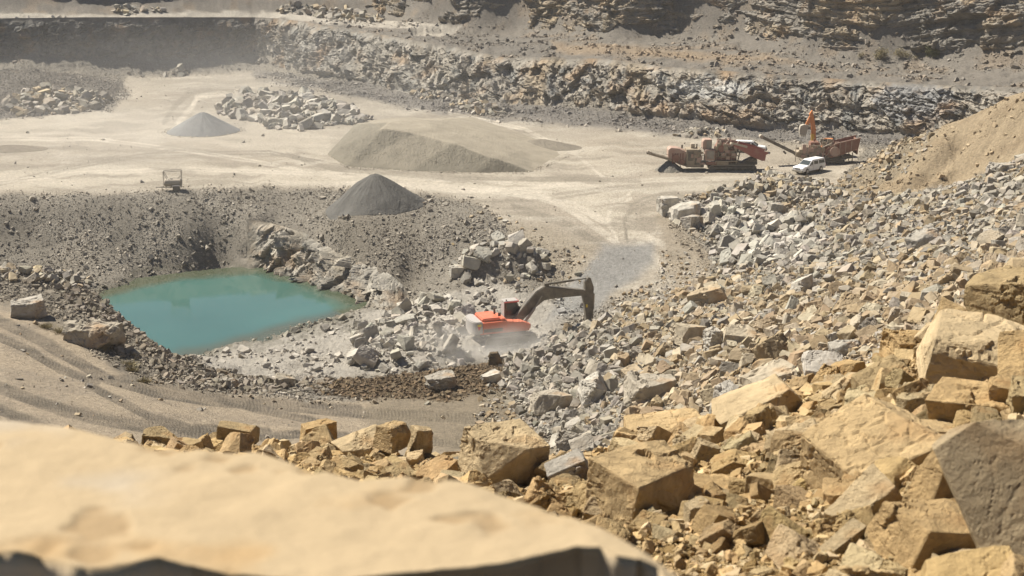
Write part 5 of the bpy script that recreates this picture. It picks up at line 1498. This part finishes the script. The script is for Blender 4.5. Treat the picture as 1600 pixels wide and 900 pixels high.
def screener():
    c, k = px_frame(1290, 262)
    X = lambda p: (p - 1290) / k
    Zf = lambda q: (262 - q) / (k * .965)
    t = thing('screening_plant', 'rusty tracked screening plant with a long conveyor reaching left behind the white pickup', 'screening plant', c + np.array([.4, 4.2, 0]))
    for y in (-1.2, 1.2): crawler(t, y, X(1322) - X(1276), .5, .9)
    for ch in t.children: ch.location.x = (X(1322) + X(1276)) / 2
    Part().box(X(1255), X(1335), -1.0, 1.0, .9, 1.25, .03).box(X(1262), X(1288), -1.3, -.9, .7, 1.5, .03).build('chassis', 'dark_paint', t)
    a, b_ = Vector((X(1190), -.2, Zf(221))), Vector((X(1252), -.2, Zf(250)))
    cv = Part()
    for yy in (-.62, .22): cv.bar((a.x, yy, a.z), (b_.x, yy, b_.z), .12, .42)
    for q in range(14):
        p = a.lerp(b_, q / 13); cv.bar((p.x, -.62, p.z - .2), (p.x, .22, p.z - .2), .07)
    for q in (.22, .34): 
        p = a.lerp(b_, q); cv.bar((p.x, -.62, p.z), (p.x, -.62, p.z + .55), .05).bar((p.x, -.62, p.z + .55), (p.x, .22, p.z + .55), .05)
    cv.bar((X(1226), -.5, Zf(243)), (X(1230), -.5, Zf(247)), .25, .3)
    conv = cv.build('conveyor', 'dark_paint', t)
    Part().bar(a + Vector((0, 0, .14)), b_ + Vector((0, 0, .14)), .7, .06).build('belt', 'rubber', conv)
    Part().rod((a.x, -.7, a.z), (a.x, .3, a.z), .3, 14).build('head_drum', 'cream_tank', conv)
    bd = Part()
    bd.prism([(X(1244), Zf(250)), (X(1246), Zf(244)), (X(1262), Zf(236)), (X(1284), Zf(236)), (X(1288), Zf(250)), (X(1262), Zf(256))], -1.1, 1.1, .05)
    bd.build('screen_box', 'dusty_tan', t)
    Part().box(X(1260), X(1274), -1.2, -1.1, Zf(250), Zf(238), .03).box(X(1274), X(1284), -1.25, -1.1, Zf(252), Zf(235), .03).build('side_panel', 'dusty_pink', t)
    fr = Part()
    for p in (1244, 1262, 1288): fr.bar((X(p), -1.25, Zf(258)), (X(p), -1.25, Zf(232)), .1)
    fr.bar((X(1244), -1.25, Zf(244)), (X(1288), -1.25, Zf(236)), .08).bar((X(1262), -1.25, Zf(233)), (X(1288), -1.25, Zf(233)), .07)
    fr.build('frame', 'cream_tank', t)
    Part().box(X(1268), X(1282), -.9, .9, Zf(236), Zf(229), .08).rod((X(1275), 0, Zf(230)), (X(1275), 0, Zf(225)), .14).build('engine_box', 'rust_red', t)
    hp = Part()
    for y0, y1 in ((-1.45, -1.36), (1.36, 1.45)):
        hp.prism([(X(1290), Zf(248)), (X(1293), Zf(238)), (X(1306), Zf(230)), (X(1345), Zf(221)), (X(1342), Zf(238)), (X(1318), Zf(247)), (X(1300), Zf(252))], y0, y1, .02)
    hp.prism([(1.3, Zf(247)), (-1.3, Zf(247)), (-1.45, Zf(224)), (1.45, Zf(224))], X(1340), X(1342), .02, axis='x')
    hp.bar((X(1296), 0, Zf(250)), (X(1340), 0, Zf(240)), 2.6, .08)
    hop = hp.build('hopper', 'rust_red', t)
    rb = Part()
    for p, q0, q1 in ((1304, 231, 251), (1313, 228.6, 248), (1322, 226.4, 245), (1331, 224.3, 241)): rb.bar((X(p), -1.5, Zf(q0)), (X(p), -1.5, Zf(q1)), .1)
    rb.bar((X(1306), -1.5, Zf(230)), (X(1345), -1.5, Zf(221)), .14)
    rb.build('rib', 'dusty_pink', hop)
    Part().rod((X(1305), -1.8, Zf(242)), (X(1305), -1.45, Zf(242)), .75, 20).build('flywheel', 'dusty_pink', t)
    Part().bar((X(1285), -1.5, Zf(236)), (X(1300), -1.5, Zf(229)), .14).build('ram', 'cream_tank', t)
    lg = Part()
    for p in (1318, 1334):
        for yy in (-1.2, 1.2): lg.bar((X(p), yy, .0), (X(p), yy, Zf(244)), .14)
    lg.bar((X(1318), -1.2, .4), (X(1334), -1.2, Zf(248)), .08)
    lg.build('support_leg', 'dark_paint', t)
    return t
SP_ = screener()
_c2, _k2 = px_frame(1290, 262)
fittings(SP_, lambda p: (p - 1290) / _k2, lambda q: (262 - q) / (_k2 * .965), 1246, 1300, 254, 234, -1.5, -1.1, 14, 7)
fittings(SP_, lambda p: (p - 1290) / _k2, lambda q: (262 - q) / (_k2 * .965), 1275, 1310, 236, 226, -1.0, 1.0, 8, 9)

def small_digger():
    c, k = px_frame(1290, 246)
    t = thing('excavator', 'orange excavator behind the screening plant with its arm raised and bucket hanging', 'excavator', c + np.array([1.0, 0.5, 0]), yaw=R(178))
    crawler(t, 1.3, 4.2, .6, .9); crawler(t, -1.3, 4.2, .6, .9)
    Part().box(-1.0, 1.0, -1.2, 1.2, .45, 1.0, .05).rod((0, 0, .9), (0, 0, 1.15), .7, 20).build('undercarriage', 'dark_paint', t)
    Part().box(-2.6, 1.6, -1.3, 1.3, 1.1, 1.9, .08).box(-2.5, -.5, -1.2, 1.2, 1.9, 2.4, .1).build('house', 'arm_orange', t)
    cab = Part().box(.1, 1.5, .35, 1.25, 1.9, 3.0, .08).build('cab', 'dark_glass', t)
    Part().box(.05, 1.55, .3, 1.3, 3.0, 3.1, .03).build('cab_roof', 'arm_orange', cab)
    s = 1 / k
    # boom climbs to a high knee, the stick comes steeply down from it
    P = lambda px, py: ((1290 - px) * s * 1.0 + 1.0, (246 - py) / (k * .965))
    lo = [P(1275, 226), P(1272.5, 200), P(1268, 181), P(1266, 175), P(1262, 181), P(1266, 200), P(1268, 226)]
    Part().prism(lo, -.28, .28, .03).build('boom', 'arm_orange', t)
    Part().prism([P(1272, 222), P(1271, 211), P(1266.5, 211), P(1268, 232), P(1272, 232)], -.31, .31, .01).build('boom_foot', 'arm_yellow', t)
    Part().prism([P(1267, 178), P(1264, 181), P(1257, 196), P(1259, 200), P(1265, 193)], -.2, .2, .02).build('stick', 'arm_orange', t)
    bk = Part().prism([P(1262, 198), P(1260, 204), P(1258, 211), P(1248, 211), P(1247.5, 204), P(1249, 198.5), P(1254, 196.5)], -.55, .55, .04).build('bucket', 'bucket_steel', t)
    for q in range(4):
        x = 1249 + q * 2.6
        Part().prism([P(x, 210), P(x + 1.1, 210), P(x + .5, 215)], -.5, .5, .0).build('tooth', 'bucket_steel', bk)
    Part().rod((P(1270, 205)[0], 0, P(1270, 205)[1]), (P(1262, 186)[0], 0, P(1262, 186)[1]), .07).build('stick_cylinder', 'grey_steel', t)
small_digger()

def pickup(px, py, yaw, label, wreck=False):
    c, k = px_frame(px, py)
    t = thing('pickup_truck', label, 'pickup truck', c, yaw=yaw)
    W = .88
    bd = Part()
    side = [(2.60, .42), (2.62, .78), (2.45, 1.02), (1.35, 1.14), (.55, 1.18), (-2.55, 1.16), (-2.6, .48), (-1.95, .45), (-1.85, .72), (-1.55, .88), (-1.25, .72), (-1.15, .42), (1.15, .40), (1.25, .70), (1.55, .86), (1.85, .70), (1.98, .42)]
    bd.prism(side, -W, W, .05)
    body = bd.build('body', 'white_paint', t)
    # glasshouse and load canopy
    ch = Part()
    tb = bmesh.new()
    def ring(z, x0, x1, w): return [tb.verts.new((x, y, z)) for x, y in ((x1, -w), (x1, w), (x0, w), (x0, -w))]
    lo = ring(1.14, -2.52, 1.32, W - .02); hi = ring(1.80, -2.40, .42, W - .13)
    for a in range(4): tb.faces.new((lo[a], lo[(a + 1) % 4], hi[(a + 1) % 4], hi[a]))
    tb.faces.new(hi); tb.faces.new(lo[::-1])
    bmesh.ops.recalc_face_normals(tb, faces=tb.faces)
    ch._bev(tb, .05)
    ch.box(-2.36, .36, -.72, .72, 1.79, 1.85, .025)
    top = ch.build('canopy', 'white_paint', t)
    def pane(x0, x1, y, z0=1.22, z1=1.66, lean=.13):
        s_ = 1 if y > 0 else -1
        f = lambda x, z: (x, s_ * (W - .02 - (z - 1.14) / .66 * .11 + .012), z)
        b2 = bmesh.new(); vs = [b2.verts.new(f(*q)) for q in ((x0[0], z0), (x1[0], z0), (x1[1], z1), (x0[1], z1))]
        b2.faces.new(vs); r = bmesh.ops.extrude_face_region(b2, geom=b2.faces[:])
        bmesh.ops.translate(b2, vec=(0, -s_ * .03, 0), verts=[v for v in r['geom'] if isinstance(v, bmesh.types.BMVert)])
        p = Part(); p._bev(b2, 0); return p
    for y in (-1, 1):
        pane((.28, .28), (1.12, .50), y).build('side_window', 'dark_glass', top)
        pane((-.85, -.85), (.05, .05), y).build('side_window', 'dark_glass', top)
        pane((-2.3, -2.25), (-1.05, -1.05), y).build('side_window', 'dark_glass', top)
        Part().box(1.0, 1.18, y * .98 - .06, y * .98 + .06, 1.15, 1.30, .02).build('mirror', 'rubber', t)
    ws = bmesh.new()
    g_ = lambda y, z: (1.32 - (z - 1.14) / .66 * .90 + .015, y, z + .01)
    ws.faces.new([ws.verts.new(g_(*q)) for q in ((-.78, 1.2), (.78, 1.2), (.66, 1.72), (-.66, 1.72))])
    p = Part(); p._bev(ws, 0); p.build('windscreen', 'dark_glass', top)
    Part().box(-2.555, -2.50, -.6, .6, 1.25, 1.62, .01, rot=(0, .15, 0)).build('rear_window', 'dark_glass', top)
    Part().box(2.58, 2.66, -.42, .42, .72, .90, .02).build('grille', 'rubber', body)
    for y in (-.68, .68): Part().box(2.50, 2.63, y - .17, y + .17, .74, .92, .03).build('headlight', 'lamp_glass', body)
    Part().box(2.55, 2.74, -.86, .86, .38, .62, .05).build('front_bumper', 'grey_steel', body)
    Part().box(-2.72, -2.58, -.8, .8, .42, .58, .04).build('rear_bumper', 'grey_steel', body)
    for y in (-.82, .82): Part().box(-2.625, -2.58, y - .05, y + .05, .7, 1.0, .01).build('tail_light', 'red_decal', body)
    for x in (1.55, -1.55):
        for y in (-.78, .78):
            w_ = Part().rod((x, y - .12, .36), (x, y + .12, .36), .36, 24).build('wheel', 'rubber', t)
            s_ = 1 if y > 0 else -1
            Part().rod((x, y + s_ * .10, .36), (x, y + s_ * .135, .36), .21, 16).build('rim', 'chrome', w_)
    hl = Part()
    for y in (-1, 1):
        hl.box(.35, .5, y * .885 - .01, y * .885 + .01, 1.0, 1.04, .005)
        hl.box(.18, .20, y * .882 - .004, y * .882 + .004, .5, 1.12, 0).box(1.14, 1.16, y * .882 - .004, y * .882 + .004, .72, 1.12, 0)
    hl.build('door_handle', 'rubber', body)
    return t
tk_ = pickup(1264, 269, R(180 + 42), 'white pickup truck with a canopy parked before the screening plant')
tk_.scale = (1.1, 1.1, 1.1)
t2 = pickup(1175, 241, R(-14), 'white pickup truck half hidden behind the red hopper of the crusher')
t2.location = px_frame(1174, 240)[0] + np.array([0, 1.5, 0])

def bowser():
    c, k = px_frame(271, 299)
    t = thing('bowser', 'dusty tank trailer with a tall pipe frame alone at the rim of the pit', 'tank trailer', c, yaw=R(8)); t.scale = (.88, .88, .88)
    tk = Part()
    prof = [(-1.45, .35), (-1.38, .52), (-1.2, .6), (1.2, .6), (1.38, .52), (1.45, .35)]
    tk.rod((-1.2, 0, 1.45), (1.2, 0, 1.45), .62, 28).rod((-1.45, 0, 1.45), (-1.2, 0, 1.45), .35, 28, .62).rod((1.2, 0, 1.45), (1.45, 0, 1.45), .62, 28, .35)
    tank = tk.build('tank', 'cream_tank', t)
    Part().rod((-.2, 0, 2.05), (-.2, 0, 2.15), .22, 16).build('hatch', 'grey_steel', tank)
    fr = Part()
    for y in (-.5, .5): fr.box(-1.5, 1.4, y - .05, y + .05, .72, .84, .01)
    for x in (-1.4, -.3, .8, 1.35): fr.box(x - .05, x + .05, -.5, .5, .70, .82, .01)
    for x in (-1.0, 1.0): fr.box(x - .06, x + .06, -.6, .6, .84, 1.0, .01)
    fr.bar((-1.4, -.45, .76), (-2.5, 0, .74), .09).bar((-1.4, .45, .76), (-2.5, 0, .74), .09).box(-2.75, -2.45, -.07, .07, .68, .80, .02)
    fr.build('chassis', 'grey_steel', t)
    Part().rod((-1.75, 0, .8), (-1.75, 0, .25), .05, 8).rod((-1.75, -.06, .16), (-1.75, .06, .16), .16, 12).build('jockey_wheel', 'rubber', t)
    pf = Part()
    for y in (-.62, .62):
        pf.bar((-1.42, y, .8), (-1.42, y, 3.35), .07).bar((1.42, y, 1.0), (1.42, y, 3.45), .07).bar((-1.42, y, 3.35), (1.42, y, 3.45), .07)
        pf.bar((-1.42, y, 3.3), (-.85, y, 2.1), .08).bar((1.42, y, 2.6), (.85, y, 2.15), .06)
    for x, z in ((-1.42, 3.35), (1.42, 3.45)): pf.bar((x, -.62, z), (x, .62, z), .07)
    pf.build('pipe_frame', 'grey_steel', t)
    bx = Part().box(.0, 1.05, -1.0, -.62, .12, .98, .03).build('pump_box', 'dark_paint', t)
    Part().box(-.08, 1.13, -1.05, -.56, 1.0, 1.10, .02).build('mudguard', 'pale_paint', bx)
    for y in (-.78, .78):
        w_ = Part().rod((.55, y - .12, .42), (.55, y + .12, .42), .42, 22).build('wheel', 'rubber', t)
        Part().rod((.55, y * 1.16, .42), (.55, y * 1.19, .42), .2, 14).build('rim', 'grey_steel', w_)
bowser()

# ------------------------------------------------------------------ shrubs and dry tufts
def leaf_mat(name, c1, c2):
    m, nt, b = nodes(name)
    o = nt.nodes.new('ShaderNodeObjectInfo'); n = nt.nodes.new('ShaderNodeTexNoise'); n.inputs['Scale'].default_value = 3
    tc = nt.nodes.new('ShaderNodeTexCoord'); nt.links.new(tc.outputs['Object'], n.inputs['Vector'])
    mx = nt.nodes.new('ShaderNodeMix'); mx.data_type = 'RGBA'; mx.inputs['A'].default_value = (*c1, 1); mx.inputs['B'].default_value = (*c2, 1)
    nt.links.new(n.outputs['Fac'], mx.inputs['Factor']); nt.links.new(mx.outputs['Result'], b.inputs['Base Color']); b.inputs['Roughness'].default_value = .9
leaf_mat('leaf_green', (.07, .08, .03), (.17, .16, .07)); leaf_mat('leaf_dry', (.20, .17, .09), (.30, .25, .14)); leaf_mat('stem_wood', (.12, .09, .06), (.18, .14, .09))
def shrub(px, py, w, h, mat, label, cat='shrub', name='shrub', seed=1, zmin=150, n=None, group=None, blades=False):
    g = ground_at(px, py, zmin, 420)
    zc = g[1] * CP + (HC - g[2]) * SP
    W, H = w / F * zc, h / F * zc
    r = np.random.default_rng(seed)
    t = thing(name, label, cat, g, group=group)
    n = n or 700
    if blades:
        base = np.stack([r.normal(0, W * .22, n), r.normal(0, W * .18, n), np.zeros(n)], 1)
        tip = base * 1.6 + np.stack([r.normal(0, W * .15, n), r.normal(0, W * .15, n), H * r.uniform(.4, 1, n)], 1)
        sd_ = np.stack([r.normal(0, 1, n), r.normal(0, 1, n), np.zeros(n)], 1) * .012 * 2
        V = np.stack([base - sd_, base + sd_, tip], 1).reshape(-1, 3); T = np.arange(3 * n).reshape(-1, 3)
    else:
        cl = r.normal(0, 1, (9, 3)); cl /= np.linalg.norm(cl, axis=1, keepdims=True); cl *= r.uniform(.3, .75, (9, 1)); cl[:, 2] = np.abs(cl[:, 2])
        k = r.integers(0, 9, n)
        p = cl[k] + r.normal(0, .2, (n, 3))
        p = p * np.array([W / 2, W / 2.4, H * .75]) + np.array([0, 0, H * .18]); p[:, 2] = np.maximum(p[:, 2], .02)
        a = r.normal(0, 1, (n, 3)); a /= np.linalg.norm(a, axis=1, keepdims=True); b_ = np.cross(a, r.normal(0, 1, (n, 3))); b_ /= np.linalg.norm(b_, axis=1, keepdims=True)
        s_ = r.uniform(.07, .15, (n, 1)) * max(.4, H / 2)
        V = np.stack([p - a * s_, p + b_ * s_ * .6, p + a * s_, p - b_ * s_ * .6], 1).reshape(-1, 3); T = np.arange(4 * n).reshape(-1, 4)
        st = Part()
        for q in range(9): st.rod((0, 0, -.1), tuple(cl[q] * np.array([W / 2, W / 2.4, H * .75]) + np.array([0, 0, H * .18])), .035, 5, .015)
        st.build('stem', 'stem_wood', t)
    o = np_mesh('foliage' if not blades else 'blades', V, T, MAT[mat]); o.parent = t
shrub(1377, 92, 34, 22, 'leaf_dry', 'pale olive bush spreading at the foot of the upper face', seed=2)
shrub(1408, 91, 30, 17, 'leaf_dry', 'low yellowish bush between the pale olive and the round dark bush', seed=3)
shrub(1455, 88, 26, 19, 'leaf_green', 'round dark green bush under the layered upper face', seed=4, n=1100)
shrub(1345, 90, 16, 12, 'leaf_dry', 'small dry bush leftmost at the foot of the upper face', seed=5, n=300)
shrub(1433, 95, 18, 9, 'leaf_dry', 'small low bush left of the round dark bush', seed=6, n=300)
for k, (px, py, w) in enumerate([(158, 545, 26), (95, 520, 30), (200, 572, 26), (206, 580, 18), (72, 512, 18), (225, 598, 16), (1420, 100, 18)][:6]):
    shrub(px, py, w, 9, 'leaf_dry', 'dry grass tuft growing on the bank beside the two grey boulders', 'grass tuft', 'grass_tuft', seed=20 + k, zmin=70, n=260, group='dry tufts by the pond bank', blades=True)
# ------------------------------------------------------------------ haze and dust
def volume_mat(name, dens, col=(1, .97, .92), aniso=.2, shape=None):
    m = bpy.data.materials.new(name); m.use_nodes = True
    nt = m.node_tree; nt.nodes.clear()
    out = nt.nodes.new('ShaderNodeOutputMaterial'); v = nt.nodes.new('ShaderNodeVolumePrincipled')
    v.inputs['Color'].default_value = (*col, 1); v.inputs['Density'].default_value = dens; v.inputs['Anisotropy'].default_value = aniso
    nt.links.new(v.outputs[0], out.inputs['Volume'])
    if shape:
        tc = nt.nodes.new('ShaderNodeTexCoord')
        ln = nt.nodes.new('ShaderNodeVectorMath'); ln.operation = 'LENGTH'; nt.links.new(tc.outputs['Object'], ln.inputs[0])
        mr = nt.nodes.new('ShaderNodeMapRange'); mr.interpolation_type = 'SMOOTHSTEP'
        mr.inputs[1].default_value = 1.0; mr.inputs[2].default_value = .1; mr.inputs[3].default_value = 0; mr.inputs[4].default_value = 1
        nt.links.new(ln.outputs['Value'], mr.inputs[0])
        n = nt.nodes.new('ShaderNodeTexNoise'); n.inputs['Scale'].default_value = shape; n.inputs['Detail'].default_value = 3
        nt.links.new(tc.outputs['Object'], n.inputs['Vector'])
        m2 = nt.nodes.new('ShaderNodeMapRange'); m2.inputs[1].default_value = .38; m2.inputs[2].default_value = .68; m2.inputs[3].default_value = 0; m2.inputs[4].default_value = 1
        nt.links.new(n.outputs['Fac'], m2.inputs[0])
        a = nt.nodes.new('ShaderNodeMath'); a.operation = 'MULTIPLY'; nt.links.new(mr.outputs[0], a.inputs[0]); nt.links.new(m2.outputs[0], a.inputs[1])
        b_ = nt.nodes.new('ShaderNodeMath'); b_.operation = 'MULTIPLY'; nt.links.new(a.outputs[0], b_.inputs[0]); b_.inputs[1].default_value = dens
        nt.links.new(b_.outputs[0], v.inputs['Density'])
    MAT[name] = m
    return m
def ball(name, loc, scale, mat, label):
    bm = bmesh.new(); bmesh.ops.create_icosphere(bm, subdivisions=3, radius=1)
    me = bpy.data.meshes.new(name); bm.to_mesh(me); bm.free(); me.materials.append(mat)
    o = bpy.data.objects.new(name, me); COL.objects.link(o); o.location = loc; o.scale = scale
    return tag(o, label, kind='stuff')
volume_mat('dust_air', .3, (1, .97, .92), shape=2.2)
g = ground_at(775, 545, 120, 180)
ball('dust', (g[0] - 1, g[1] - 1.5, g[2] + .6), (13, 6.5, 3.8), MAT['dust_air'], 'pale dust blowing round the tracks of the large excavator')
volume_mat('drift_air', .0048, (1, .98, .95), shape=1.6)
ball('dust', (-62, 245, 4), (85, 95, 21), MAT['drift_air'], 'thin pale dust drifting over the left half of the quarry floor')
m = volume_mat('haze_air', .00016, (.97, .96, .93))
bm = bmesh.new(); bmesh.ops.create_cube(bm, size=1)
bmesh.ops.scale(bm, vec=(1100, 720, 68), verts=bm.verts); bmesh.ops.translate(bm, vec=(0, 290, 21), verts=bm.verts)
me = bpy.data.meshes.new('haze'); bm.to_mesh(me); bm.free(); me.materials.append(m)
hz = bpy.data.objects.new('haze', me); COL.objects.link(hz)
tag(hz, 'dusty air hanging over the whole quarry', kind='stuff')
